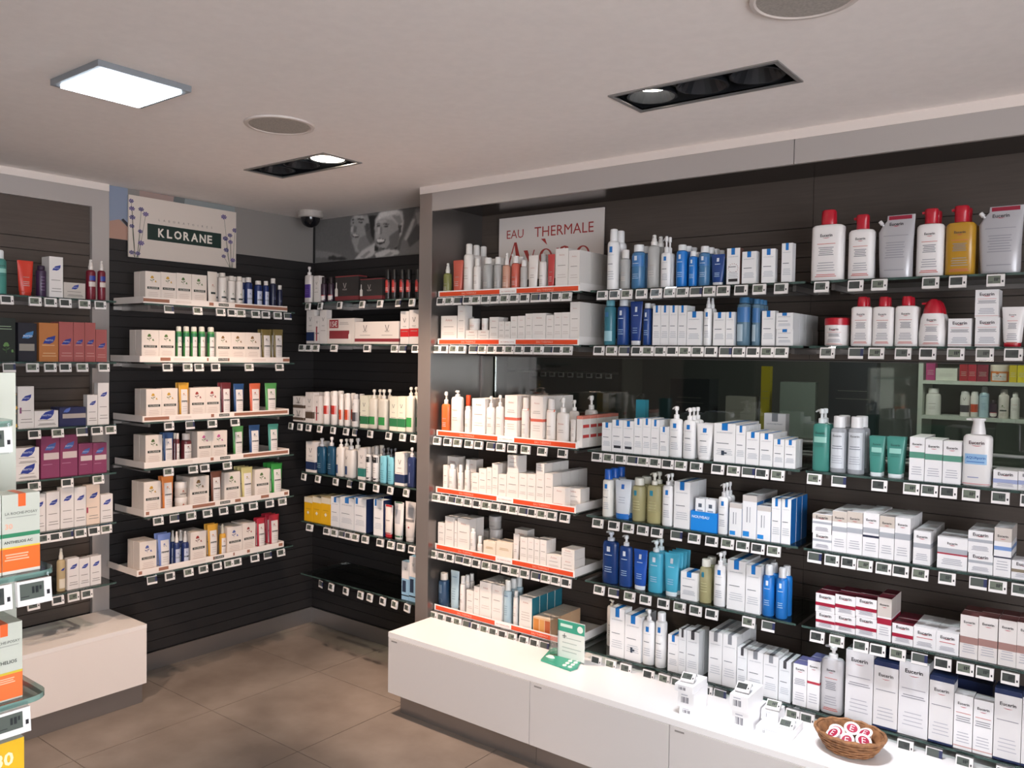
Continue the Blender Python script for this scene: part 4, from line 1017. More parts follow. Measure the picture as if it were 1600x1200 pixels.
BV = {
 'olive': ('9a9c5e', .75, 'f2efe8', TX, 'olive spray bottle'), 'peach': ('e9b49c', .8, 'f4efec', [('l', .2, .8, .5, .62, 2, 'b06a5c'), ('l', .25, .75, .25, .4, 3, 'f4e2da')], 'peach spray bottle'),
 'coral': ('e0705e', .9, 'f4efec', TX, 'coral'), 'white': ('f5efea', 1, 'f8f4f0', [('t', 'Avène', .5, .66, .5, 'd08a7c'), ('l', .25, .75, .38, .5, 2, 'b9aeaa')], 'white'),
 'clear': ('e6e6e4', .5, 'f4f2ef', TX, 'clear'), 'clearwhite': ('e9e6e2', .6, 'f6f3f0', TX, 'milky clear'), 'clearcap': ('f2ece8', 1, 'dcdad8', TX, 'clear-capped white foam can'),
 'redclear': ('d8504e', .85, 'f4efec', TX, 'red'), 'orange': ('e8743c', .9, 'f8f2ea', TX, 'orange'), 'orangecap': ('f3ece6', 1, 'e2532e', TX, 'white orange-capped'),
 'ringed': ('f6f1ec', 1, 'efe9e4', [('b', .94, 1, 'e2664e')] + TX, 'white coral-ringed'), 'silver': ('d9d6da', 1, 'f2f0f0', EU, 'silver'),
 'navyart': ('2a4a6a', 1, 'efe6dc', [('ring', .5, .3, .22, '9ab0c0'), ('tv', .35, .7, .5, '9ab0c0'), ('tv', .55, .7, .5, '9ab0c0')], 'navy white-capped'),
 'iceblue': ('b8d2de', 1, 'eef0ee', [('l', .2, .8, .82, .9, 1, '3c6ca0'), ('l', .25, .75, .3, .6, 5, '8aa6b8')], 'ice-blue'),
 'lrp': ('f7f7f8', 1, 'f6f6f8', LR, 'white blue-flagged'), 'lrpplain': ('f3efea', 1, 'f6f2ee', TX, 'ivory'), 'blue': ('1f7ad0', 1, 'f2f4f6', LRW, 'bright blue'),
 'blueclear': ('5c94c4', .7, 'eef0f2', [('b', .6, .98, '3a78b8')] + LRW, 'clear and blue'), 'darkblue': ('1d4488', 1, 'e6eaee', LRW, 'dark blue'), 'darkbluecap': ('1f3f86', 1, 'eef0f4', LRW, 'dark blue'),
 'navy': ('1c3f7c', .9, 'cfd8e4', LRW, 'deep navy'), 'tealclear': ('4f98ac', .6, '6aa8b8', [('r', .2, .9, .1, .36, '9cc8d4'), ('r', .25, .6, .72, .84, '2a6a9c')], 'clear teal'),
 'bigclear': ('8fb4cc', .45, '3f76a4', [('b', .55, .9, '3c74b0'), ('r', .1, .6, .1, .5, 'b4cad8')], 'large clear blue'),
 'bluecapwhite': ('f0eee8', 1, '1f5fc0', LR, 'white blue-capped'), 'lrpblue': ('dfe6f0', 1, '1f74d0', [('r', .4, .62, .78, .9, '2a6ac0'), ('b', 0, .14, '2a78d0'), ('l', .25, .75, .4, .6, 3, 'a9b4c4')], 'white and blue'),
 'oil': ('e4deae', .4, 'e9e8dc', [('r', .3, .55, .72, .86, '2a84a0'), ('l', .2, .8, .3, .6, 4, 'b4b48c')], 'pale yellow oil'), 'bluecapw': ('2356b4', 1, 'e6eef6', LRW, 'royal blue'), 'cyan': ('4fb4d4', .95, 'e4f0f4', LRW, 'cyan'),
 'eucred': ('f6f2f1', 1, 'c01c30', EU, 'white red-capped'), 'amber': ('c8962e', .92, 'c01c30', EU, 'amber red-pumped'), 'eucdome': ('f6f2f1', 1, 'c01c30', EU, 'rounded white red-domed'),
 'euc': ('d3d2d6', 1, 'eceaec', [('b', .93, 1, '9c1c38'), ('t', 'Eucerin', .5, .86, .42, '3c3a40', .02), ('smile', .5, .83, .2, 'c02840'), ('l', .12, .88, .66, .68, 1, '9a98a0'), ('l', .2, .8, .3, .58, 7, '9a98a0'), ('l', .2, .8, .1, .14, 1, '9a98a0')], 'silver-grey refill pouch'),
 'teal': ('52a094', .8, 'e6eef0', [('t', 'Eucerin', .5, .8, .6, '2c5a54', .02), ('l', .2, .8, .5, .6, 2, '3a7a70'), ('r', .1, .9, .6, .72, '9ad0c4')], 'sea-green'),
 'eucclear': ('e4e8ee', .45, 'f4f4f6', [('r', .06, .94, .1, .9, 'd4d9df'), ('t', 'Eucerin', .5, .82, .56, '3c3a40', .02), ('l', .15, .85, .52, .62, 2, '6c7480'), ('l', .15, .85, .2, .4, 4, 'a4aab4')], 'clear white-capped'),
 'eucaqua': ('f6f3f2', 1, 'f4f2f2', [('t', 'Eucerin', .5, .84, .56, '4a2c34', .02), ('smile', .5, .79, .4, 'c02840'), ('r', .08, .88, .42, .62, '9cc4ea'), ('t', 'AQUAporin', .48, .54, .7, '2a62b4', .02), ('l', .15, .8, .44, .5, 1, '3a72c0'), ('l', .2, .6, .14, .2, 1, '7c86b4'), ('b', .03, .05, 'd8a0a0')], 'white wide'),
 'vicpurple': ('efe6e2', 1, 'efe9e6', [('b', .18, .66, '5a3f96'), ('l', .2, .8, .3, .5, 3, '8f7cc0')], 'white purple-banded'), 'vicdark': ('3a2838', 1, '2a2024', [('b', 0, .34, 'f0e6e2'), ('b', .34, .38, 'c03a40')], 'dark white-footed'),
 'vicred': ('f3ece6', 1, 'f4efea', [('b', .36, .66, 'c8372c'), ('l', .2, .8, .42, .58, 3, '8c2420')], 'white and red'), 'vicblk': ('262222', 1, '1c1a1a', [('b', .34, .96, 'cc3a36'), ('l', .15, .85, .42, .6, 3, 'f0c8c0')], 'black red-labelled'), 'vicorange': ('f5eee8', 1, 'f4efea', [('b', .22, .58, 'd8542e'), ('l', .2, .8, .3, .5, 3, '9c3420')], 'white and orange'),
 'vicgrey': ('ece6e2', 1, 'd9d4d2', [('V', .5, .8, .34, '4a4644'), ('b', .2, .52, '4b474c')], 'white grey-banded'), 'vicgreen': ('f4ecdc', 1, 'f4ecdf', [('r', .1, .9, .14, .4, '3a9a50')], 'cream green-labelled'),
 'vicblue': ('20506e', .95, 'efe9e6', [('V', .45, .7, .26, '8fb4c8'), ('l', .2, .7, .2, .4, 3, '8fb4c8')], 'deep blue white-pumped'), 'vicwhite': ('f3ece4', 1, 'f2ece6', [('r', .0, .4, .1, .4, '2c4a78'), ('V', .3, .7, .26, '4a4644')], 'white sculpted'),
 'vicblack': ('f1ece8', 1, 'b9b4b0', [('b', .7, 1, '16161a'), ('b', 0, .12, '16161a'), ('t', 'MEN', .5, .84, .5, 'd8d2ce'), ('l', .2, .8, .3, .55, 3, 'a9a4a0')], 'white and black'), 'viccyan': ('86cede', 1, '5a5c62', [('V', .5, .7, .3, '2c6a7c'), ('l', .2, .8, .1, .5, 5, '4a96a8')], 'aqua grey-pumped'),
 'vicdarkblue': ('2c3a66', 1, 'efe9ea', [('V', .45, .74, .26, '8f9cc8'), ('tv', .4, .3, .6, 'b4bcd8')], 'navy white-pumped'),
 'redtop': ('f3e9e2', 1, 'c02a34', [('b', .94, 1, 'c82a34'), ('l', .2, .8, .5, .56, 1, '6c6460'), ('b', .12, .15, 'a83a40')], 'white red-ended'), 'greentop': ('efe9e4', 1, 'e6e0dc', [('b', .97, 1, '2e6a48'), ('r', .1, .8, .42, .8, 'c4c4c8'), ('b', .06, .1, '2e6a48')], 'white green-edged'),
 'greytop': ('f0e8e2', 1, 'e6e0dc', [('r', .3, .9, .6, .86, 'b9b6b6'), ('b', .5, .56, '8a8684'), ('diam', .5, .36, .2, 'a83a40')], 'white grey-labelled'),
 'klocream': ('efe3d8', 1, 'f4ece4', [('fl', .5, .6, .2, 'c86a5a', '9a7a5a'), ('r', .2, .8, .36, .42, '2a332e')], 'cream'), 'klowhite': ('f0e6de', 1, 'ede3da', [('fl', .5, .5, .2, '5a7a40', '4a5a3a'), ('r', .15, .85, .3, .36, '2a332e'), ('l', .2, .8, .12, .24, 2, 'cbbcb2')], 'cream-white'),
 'klonavy': ('28386e', .95, 'ece4de', [('r', .12, .9, .06, .74, 'c9cee0'), ('fl', .5, .56, .2, '4a569c', '39448a'), ('r', .15, .88, .36, .42, '2a332e')], 'navy pale-labelled'), 'klonavyplain': ('1f2440', 1, 'ece4de', [('l', .2, .8, .4, .5, 2, '6a7090')], 'black-navy white-capped'),
 'klogreen': ('5aa05a', 1, 'e6e2d6', KL('5a7a40'), 'green'), 'kloolive': ('7d6c3a', 1, 'd9cfa8', KL('6a5a3a'), 'olive'), 'kloyellow': ('e0a63a', 1, 'ece0c8', KL('d88a3c'), 'golden yellow'), 'klomaroon': ('6e2c32', 1, 'efe4dc', KL('8a3a3a'), 'maroon'),
 'kloblue': ('2c5080', 1, 'dfe4ea', KL('3a5a8a'), 'blue'), 'klocoral': ('d8684a', 1, 'efe0d8', KL('b84a3a'), 'coral'), 'kloteal': ('4f9a8c', 1, 'dfe8e4', KL('4a7a6a'), 'teal'), 'kloorange': ('e88a44', 1, 'f0e0d0', KL('d87a3a'), 'orange'),
 'klobrown': ('7c4a38', 1, 'e4d4c8', KL('8a5a3c'), 'brown'), 'kloyellow2': ('e4d490', 1, 'efe8cc', KL('b89a4a'), 'pale yellow'), 'klobright': ('3fa044', 1, 'e0ecd8', KL('4a8a3c'), 'bright green'), 'kloperi': ('7c92d0', 1, 'e4e6f0', KL('5a6cb0'), 'periwinkle'), 'klocrimson': ('b8283c', 1, 'f0dcd8', KL('c03a44'), 'crimson'),
 'red': ('d83a26', 1, 'c83420', TX, 'scarlet'), 'purple': ('3d2446', 1, '33203a', [('l', .3, .7, .2, .8, 5, '8f7a9c')], 'dark purple'), 'burgundy': ('7c1f30', 1, 'efe6df', [('r', .1, .9, .44, .6, 'dccfc6'), ('r', .15, .85, .64, .8, '2b3f97')], 'burgundy'), 'amberlab': ('cbb48a', .9, 'e9e2d4', [('leaf', .5, .7, .5, '2b3f97'), ('r', .1, .9, .1, .4, 'e6dcc8')], 'amber-clear'),
}
def round_lv(r, h, neck=.5, foot=.93, sr=.35):
    return [(0, r * foot, r * foot, 2), (.003, r, r, 2), (h - r * sr * 1.4, r, r, 2), (h - r * sr * .6, r * .93, r * .93, 2), (h - r * sr * .15, r * .72, r * .72, 2), (h, r * neck, r * neck, 2)]
def oval_lv(a, b, h, neck=.45, n=3.2, sr=.12):
    s = min(sr * h, a * .7)
    return [(0, a * .93, b * .9, n), (.004, a, b, n), (h - s, a, b, n), (h - s * .55, a * .97, b * .97, n), (h - s * .2, a * .84, b * .9, n), (h, a * neck, b * .62, 2.4)]
def labelled(prints, lv, w, h):
    pr = MB(); sf = Curve(lv); sf_h = h
    for p in prints: draw(pr, p, w * .94, sf_h, sf)
    return part('label_print', pr, False)
def pump_head(z0, z1, rr, mat, ang=2.7):
    mb = MB(); H = z1 - z0; r = min(rr, H * .42)
    mb.loft([(z0, r, r, 2), (z0 + H * .30, r, r, 2), (z0 + H * .34, r * .8, r * .8, 2), (z0 + H * .36, r * .42, r * .42, 2), (z0 + H * .66, r * .42, r * .42, 2), (z0 + H * .68, r * .75, r * .75, 2), (z0 + H * .92, r * .8, r * .8, 2), (z0 + H, r * .6, r * .6, 2)], mat, 14)
    c, s = math.cos(ang), math.sin(ang); L = r * 2.3
    sp = MB(); sp.tube([(c * r * .5, s * r * .5, z0 + H * .85), (c * L * .6, s * L * .6, z0 + H * .87), (c * L, s * L, z0 + H * .76)], [r * .42, r * .36, r * .26], mat, 8)
    return part('pump', mb) + (part('spout', sp),)
def b_aer(var, w, d, h, sh):
    c, al, cap, pr, _ = BV[var]; r = w / 2; wide = var in ('vicred', 'vicorange', 'klogreen', 'vicgrey'); hb = h * (.86 if wide else .80); mb = MB(); q_ = r * (.84 if wide else .66)
    lv = [(0, r * .9, r * .9, 2), (.003, r, r, 2), (hb - r * .5, r, r, 2), (hb - r * .2, r * .9, r * .9, 2), (hb, q_, q_, 2)]
    mb.loft(lv, M(c, .35, alpha=al)); cp = MB(); q = (.86 if wide else .64) * r
    cp.loft([(hb + .0003, q, q, 2), (h - q * .35, q * .97, q * .97, 2), (h - q * .08, q * .82, q * .82, 2), (h, q * .5, q * .5, 2)], M(cap, .35, alpha=.6 if var == 'clearcap' else 1))
    if var == 'klogreen':
        g = MB(); g.loft([(hb * .62, r + .0004, r + .0004, 2), (hb - r * .55, r + .0004, r + .0004, 2)], M('2f7d4c', .35), caps=False); ex = [part('colour_band', g)]
    else: ex = []
    return [part('body', mb), part('cap', cp), labelled(pr, lv, w, hb)] + ex
def b_bot(var, w, d, h, sh):
    c, al, cap, pr, _ = BV[var]; r = w / 2; hb = h * (sh or .8); mb = MB()
    lv = round_lv(r, hb); mb.loft(lv, M(c, .25 if al < 1 else .35, alpha=al)); cp = MB(); q = .86 * r if var == 'vicblk' else min(.72 * r, (h - hb) * 1.3)
    cp.loft([(hb + .0003, q, q, 2), (h - .002, q * .97, q * .97, 2), (h, q * .88, q * .88, 2)], M(cap, .35))
    out = [part('body', mb), part('cap', cp), labelled(pr, lv, w, hb)]
    if al < .6:
        li = MB(); li.loft([(.004, r * .92, r * .92, 2), (hb * .5, r * .92, r * .92, 2)], M(c, .2, alpha=.35)); out.append(part('liquid', li))
    return out
def b_spray(var, w, d, h, sh):
    c, al, cap, pr, _ = BV[var]; r = w / 2; hb = h * (sh or .72); H = h - hb; mb = MB(); lv = round_lv(r, hb, .42, sr=.5)
    mb.loft(lv, M(c, .28, alpha=al)); cp = MB(); q = r * .52
    cp.loft([(hb + .0003, q, q, 2), (hb + H * .35, q, q, 2), (hb + H * .40, q * .8, q * .8, 2), (hb + H * .62, q * .72, q * .72, 2), (hb + H * .66, q * .62, q * .62, 2), (h - .002, q * .58, q * .58, 2), (h, q * .4, q * .4, 2)], M(cap, .35), 14)
    cp.tube([(0, -q * .4, hb + H * .78), (0, -q * .8, hb + H * .78)], q * .16, M('8a8886', .4), 6)
    return [part('body', mb), part('nozzle', cp), labelled(pr, lv, w, hb)]
def b_pump(var, w, d, h, sh):
    c, al, cap, pr, _ = BV[var]; hb = h * (sh or .75); mb = MB()
    if var == 'eucdome':
        lv = [(0, w * .46, d * .45, 2.6), (.004, w * .49, d * .48, 2.6), (hb * .4, w * .5, d * .5, 2.6), (hb * .85, w * .44, d * .46, 2.6), (hb, w * .38, d * .42, 2.4)]
        mb.loft(lv, M(c, .35)); cp = MB()
        cp.loft([(hb + .0003, w * .37, d * .42, 2.2), (hb + (h - hb) * .4, w * .33, d * .40, 2.2), (hb + (h - hb) * .8, w * .24, d * .3, 2.2), (h, w * .1, d * .16, 2)], M(cap, .3))
        cp.tube([(-w * .15, 0, h - (h - hb) * .28), (-w * .42, 0, h - (h - hb) * .3)], [w * .07, w * .045], M(cap, .3), 8)
        return [part('body', mb), part('pump', cp), labelled(pr, lv, w * .9, hb)]
    rnd = var in ('lrp', 'lrpplain', 'oil', 'cyan', 'navy', 'darkblue', 'teal', 'orange', 'vicblue', 'viccyan', 'white')
    lv = oval_lv(w / 2, d / 2, hb, .42, 2.2 if rnd else 3.4, .1); mb.loft(lv, M(c, .25 if al < 1 else .35, alpha=al), 20)
    big = var in ('eucred', 'amber')
    if big:
        cp = MB(); H = h - hb; q = w * .25
        cp.loft([(hb + .0003, q, q * .8, 2), (hb + H * .55, q * .95, q * .78, 2.4), (hb + H * .62, q * 1.0, q * .8, 2.6), (h - H * .06, q * .98, q * .8, 2.6), (h, q * .85, q * .7, 2.6)], M(cap, .3), 16)
        cp.tube([(0, 0, h - H * .2), (-q * 1.35, -q * .1, h - H * .24)], [q * .34, q * .2], M(cap, .3), 8); pp = part('pump', cp)
    elif var == 'eucaqua':
        cp = MB(); H = h - hb; q = w * .26
        cp.loft([(hb + .0003, q, q, 2), (hb + H * .2, q * .95, q * .95, 2), (h - H * .2, q * .72, q * .72, 2), (h - H * .12, q * .95, q * .8, 2), (h, q * .9, q * .75, 2)], M(cap, .3), 18)
        cp.tube([(0, 0, h - H * .08), (-q * 1.6, -q * .2, h - H * .1)], [q * .26, q * .14], M(cap, .3), 8); pp = part('pump', cp)
    else: pp = pump_head(hb + .0003, h, w * .2, M(cap, .35))
    out = [part('body', mb), pp, labelled(pr, lv, w, hb)]
    if var == 'oil':
        li = MB(); li.loft([(.004, w * .46, d * .45, 2.4), (hb * .3, w * .46, d * .45, 2.4)], M('e2dc9a', .2, alpha=.5)); out.append(part('liquid', li))
    return out
def b_oval(var, w, d, h, sh):
    c, al, cap, pr, _ = BV[var]; hb = h * (sh or .8); mb = MB(); lv = oval_lv(w / 2, d / 2, hb, .6, 3.6, .06); mb.loft(lv, M(c, .35, alpha=al), 24); cp = MB(); q = w * .24
    cp.loft([(hb + .0003, q * .95, q * .8, 2.2), (hb + .006, q, q * .82, 2.2), (h - .006, q * .94, q * .78, 2.2), (h, q * .8, q * .66, 2.2)], M(cap, .28), 18)
    return [part('body', mb), part('cap', cp), labelled(pr, lv, w, hb)]
def b_tube(var, w, d, h, sh):
    c, al, cap, pr, _ = BV[var]; hc = h * .1; mb = MB(); ry = max(d * .5, w * .2)
    lv = [(hc, w * .36, ry * .9, 2), (hc + .004, w * .4, ry, 2), (hc + h * .4, w * .45, ry * .72, 2), (h * .9, w * .49, ry * .18, 2), (h * .93, w * .5, .0016, 2.5), (h, w * .5, .0014, 2.5)]
    mb.loft(lv, M(c, .35, alpha=al), 20); cp = MB()
    cp.loft([(0, w * .35, ry * .86, 2), (.002, w * .37, ry * .92, 2), (hc - .0004, w * .375, ry * .93, 2)], M(cap, .35), 18)
    pr2 = MB(); sf = Curve(lv)
    for p in pr:
        q = tuple(p); draw(pr2, q, w * .8, h, sf) if p[0] not in ('b',) else draw(pr2, ('r', .08, .92, p[1], p[2], p[3]), w * .92, h, sf)
    return [part('body', mb), part('cap', cp), part('label_print', pr2, False)]
def b_jar(var, w, d, h, sh):
    c, al, cap, pr, _ = (BV['white'] if var == 'white' else ('b9b6b4', 1, 'c4c0be', [('l', .2, .8, .3, .5, 2, '8d8a88')], '') if var == 'silver' else BV[var]); r = w / 2; mb = MB(); hl = h * (.26 if var == 'eucred' else .38)
    lv = [(0, r * .86, r * .86, 2), (.004, r * .95, r * .95, 2), (h - hl, r * .97, r * .97, 2)]; mb.loft(lv, M(c, .35), 24); cp = MB()
    cp.loft([(h - hl + .0003, r, r, 2), (h - .003, r, r, 2), (h, r * .94, r * .94, 2)], M(cap, .3), 24)
    return [part('body', mb), part('lid', cp), labelled([p for p in pr if p[0] != 'b'], lv, w, h - hl)]
def b_pouch(var, w, d, h, sh):
    c, al, cap, pr, _ = BV[var]; mb = MB(); d = .05
    lv = [(0, w * .44, d * .4, 3, .02 * w), (.012, w * .45, d * .5, 2.6, .02 * w), (h * .4, w * .47, d * .42, 2.4, .0), (h * .74, w * .49, d * .2, 2.2, .0), (h * .84, w * .44, d * .09, 2.2, .05 * w), (h * .92, w * .385, d * .04, 2.6, .115 * w), (h, w * .38, .0015, 3, .12 * w)]
    mb.loft(lv, M('bfbec2', .3, metal=.12), 24); cp = MB()
    P = [(-w * .36, 0, h * .84), (-w * .47, 0, h * .92)]; cp.tube([P[0], (-w * .40, 0, h * .872)], w * .035, M('d8d6da', .4), 10); cp.tube([(-w * .40, 0, h * .872), P[1]], w * .055, M(cap, .4), 12)
    pr2 = MB(); sf = Curve(lv)
    for p in pr: draw(pr2, p if p[0] != 'b' else ('r', .26, .96, p[1], p[2] - .01, p[3]), w * .9, h, sf)
    return [part('body', mb), part('spout', cp), part('label_print', pr2, False)]
BUILD = {'box': b_box, 'kit': b_box, 'aer': b_aer, 'bot': b_bot, 'spray': b_spray, 'pump': b_pump, 'oval': b_oval, 'tube': b_tube, 'jar': b_jar, 'pouch': b_pouch}
NAME = {'aer': 'aerosol_can', 'bot': 'bottle', 'spray': 'spray_bottle', 'pump': 'pump_bottle', 'oval': 'lotion_bottle', 'tube': 'cream_tube', 'jar': 'cream_jar', 'pouch': 'refill_pouch', 'kit': 'gift_box'}
NOUN = {'aer': 'aerosol can', 'bot': 'bottle', 'spray': 'spray bottle', 'pump': 'pump bottle', 'oval': 'flat bottle', 'tube': 'tube', 'jar': 'jar'}
BOXN = {'A': 'skincare_carton', 'L': 'lotion_carton', 'E': 'cream_carton', 'V': 'cosmetics_carton', 'K': 'shampoo_carton', 'P': 'haircare_carton'}
def describe(kind, var):
    if kind in ('box', 'kit'): return BOXV[var][4]
    d = {'silver': 'silver', 'white': 'white'}.get(var) if kind == 'jar' and var != 'eucred' else BV[var][4]
    d = d or BV[var][4]
    return d if any(k in d for k in ('bottle', 'can', 'pouch')) else d + ' ' + NOUN[kind]
CACHE = {}
def make(kind, var, w, d, h, sh):
    key = (kind, var, round(w, 4), round(d, 4), round(h, 4), round(sh, 2))
    if key not in CACHE: CACHE[key] = BUILD[kind](var, w, d, h, sh)
    return CACHE[key]
def thing(name, parts, loc, rz):
    root = obj(name, parts[0][1], None, loc, rz)        # the body carries the thing, other parts hang on it
    for p in parts[1:]:
        o = obj(p[0], p[1], root)
        for q in p[2:]: obj(q[0], q[1], o)
    return root
rows = [l.split() for l in GOODS.strip().splitlines()]
count = {}
def shelf_z(t): return (ZL if t[0] in 'KP' else ZR)[int(t[1])]
base = {}                                   # what stands directly on each shelf edge, from left to right
for t in rows:
    if float(t[10]) / 1000 < shelf_z(t) + .01 and float(t[9]) < 20: base.setdefault((t[0], t[1]), []).append(float(t[4]))
for v in base.values(): v.sort()
for t in rows:
    bay, row, kind, var = t[0], int(t[1]), t[2], t[3]
    c, w, h, d, n, dy, z, sh, rot = [float(v) for v in t[4:13]]; n = int(n)
    hide = [int(v) for v in t[13].split(',')] if len(t) > 13 else []
    c, w, h, d, dy, z = c / 1000, w / 1000 - .0004, h / 1000, d / 1000, dy / 1000, z / 1000
    count[(bay, row)] = count.get((bay, row), 0) + 1; k = count[(bay, row)]
    if kind == 'promo':
        PROMO = (c, w, d, h, z); continue
    parts = make(kind, var, w, d, h, sh); nm = BOXN[bay] if kind == 'box' else NAME[kind]; ds = describe(kind, var)
    for q in range(n):
        if q in hide: continue
        off = dy + q * (d + .003) + d / 2
        jr = random.uniform(-.008, .008) + math.radians(rot)
        if bay in 'KP': loc, rz = (-3.645 - off, c, z + .0002), math.pi / 2 + jr
        else: loc, rz = (c, 2.868 + off, z + .0002), jr
        o = thing(nm, parts, loc, rz)
        bl = base[(t[0], t[1])]; nth = ordinal(1 + min(range(len(bl)), key=lambda i: abs(bl[i] - c * 1000)))
        far = ['', '', 'two ', 'three ', 'four ', 'five '][q]
        if z > shelf_z(t) + .01: pos = 'stacked on the %s from left' % nth if q == 0 else 'stacked %sbehind the %s from left' % (far, nth)
        elif dy > .02: pos = ('far back behind the %s from left' if dy > .15 else 'back row behind the %s from left') % nth
        else: pos = '%s from left' % nth if q == 0 else '%sbehind the %s from left' % (far, nth)
        tag(o, '%s, %s, %s shelf, %s' % (ds, pos, ROW[row], BAY[bay]), nm.split('_')[-1], 'goods on the %s shelf of the %s' % (ROW[row], BAY[bay]))

# ------------------------------------------------------------------ electronic price tags
TG = MB(); TW, TH, TD = .0235, .0178, .0085
fr = M('f2eeec', .35)
def ring_tag():
    m = MB(); a, b, c, d = TW, TH, .0168, .0118; ox = -.0036; oz = .0022
    m.box(-a, a, 0.0016, TD, -b, b, fr)
    m.box(-a, ox - c, 0, .0016, -b, b, fr); m.box(ox + c, a, 0, .0016, -b, b, fr); m.box(ox - c, ox + c, 0, .0016, -b, oz - d, fr); m.box(ox - c, ox + c, 0, .0016, oz + d, b, fr)
    return m.mesh('case')
tag_case = ring_tag(); ox, oz = -.0036, .0022
def screen(cg, cd):
    m = MB(); m.poly([(ox - .0168, .0012, oz - .0118), (ox + .0168, .0012, oz - .0118), (ox + .0168, .0012, oz + .0118), (ox - .0168, .0012, oz + .0118)], M(cg, .2))
    return m.mesh('screen')
def digits():
    m = MB(); g = M('23282a', .4)
    for (x0, x1, z0, z1) in ((.000, .0035, -.004, .006), (.005, .009, -.004, .006), (.0105, .0135, 0, .006), (-.015, -.004, -.008, -.0066)): m.poly([(ox + x0, .0009, oz + z0), (ox + x1, .0009, oz + z0), (ox + x1, .0009, oz + z1), (ox + x0, .0009, oz + z1)], g)
    return m.mesh('figures')
SCR = [screen('5f6660', 0), screen('4a4f4c', 0), screen('757d70', 0)]; FIG = digits()
m = MB(); m.box(.0165, .0205, -.0006, 0, -.0065, .0, M('26262a', .4)); BTN = m.mesh('button')
m = MB(); m.box(-TW, TW, TD - .0006, TD + .0026, -TH - .002, TH + .006, ACRYL); m.box(-TW, TW, TD + .0026, TD + .012, TH + .0045, TH + .006, ACRYL); CLIP = m.mesh('clip')
m = MB(); m.box(-TW, TW, .0045, .0055, -TH, -TH * .5, fr); m.box(-TW, TW, .0045, .0055, TH * .86, TH, fr); m.box(-TW, -TW + .003, .0045, .0055, -TH * .5, TH * .86, fr); m.box(-TW + .003, TW - .009, .0045, .0055, -TH * .5, TH * .86, M('565c58', .3)); m.box(TW - .009, TW, .0045, .0055, -TH * .5, TH * .86, M('30365c', .4)); HOLD = m.mesh('holder')
def price_tag(loc, rz, label, i, tilt=0.0, kindh=False, grp='price tags'):
    if kindh:
        o = obj('label_holder', HOLD, None, loc); obj('clip', CLIP, o)
    else:
        o = obj('price_tag', tag_case, None, loc); sc_ = obj('screen', SCR[i % 3], o); obj('figures', FIG, sc_); obj('button', BTN, o); obj('clip', CLIP, o)
    o.rotation_euler = (tilt, 0, rz); tag(o, label, 'price tag', grp); return o
ti = 0
for (bay, row), L in TAGS.items():
    z = (ZL if bay in 'KP' else ZR)[row]; last = -9e9; rowi = 0
    for k, a in enumerate(L):
        if a - last < 48: a = last + 48
        last = a; a /= 1000; ti += 1
        tilt = random.uniform(-.17, -.08)
        turn = random.uniform(-.04, .04) + (-.25 if bay == 'V' and row in (0, 2, 3, 5) else 0)
        yf = 2.8315 if bay != 'A' else 2.8310
        loc = (-3.6075, a, z - .0235) if bay in 'KP' else (a, yf, z - .0235)
        kh = ti % 8 == 3
        pt = price_tag(loc, turn + (math.pi / 2 if bay in 'KP' else 0), '%s, %s from left under the %s shelf, %s' % ('clear label holder with dark insert' if kh else 'white electronic price tag', ordinal(k + 1), ROW[row], BAY[bay]), ti, tilt, kh, 'label holders on the shelf edges' if kh else 'price tags on the shelf edges')
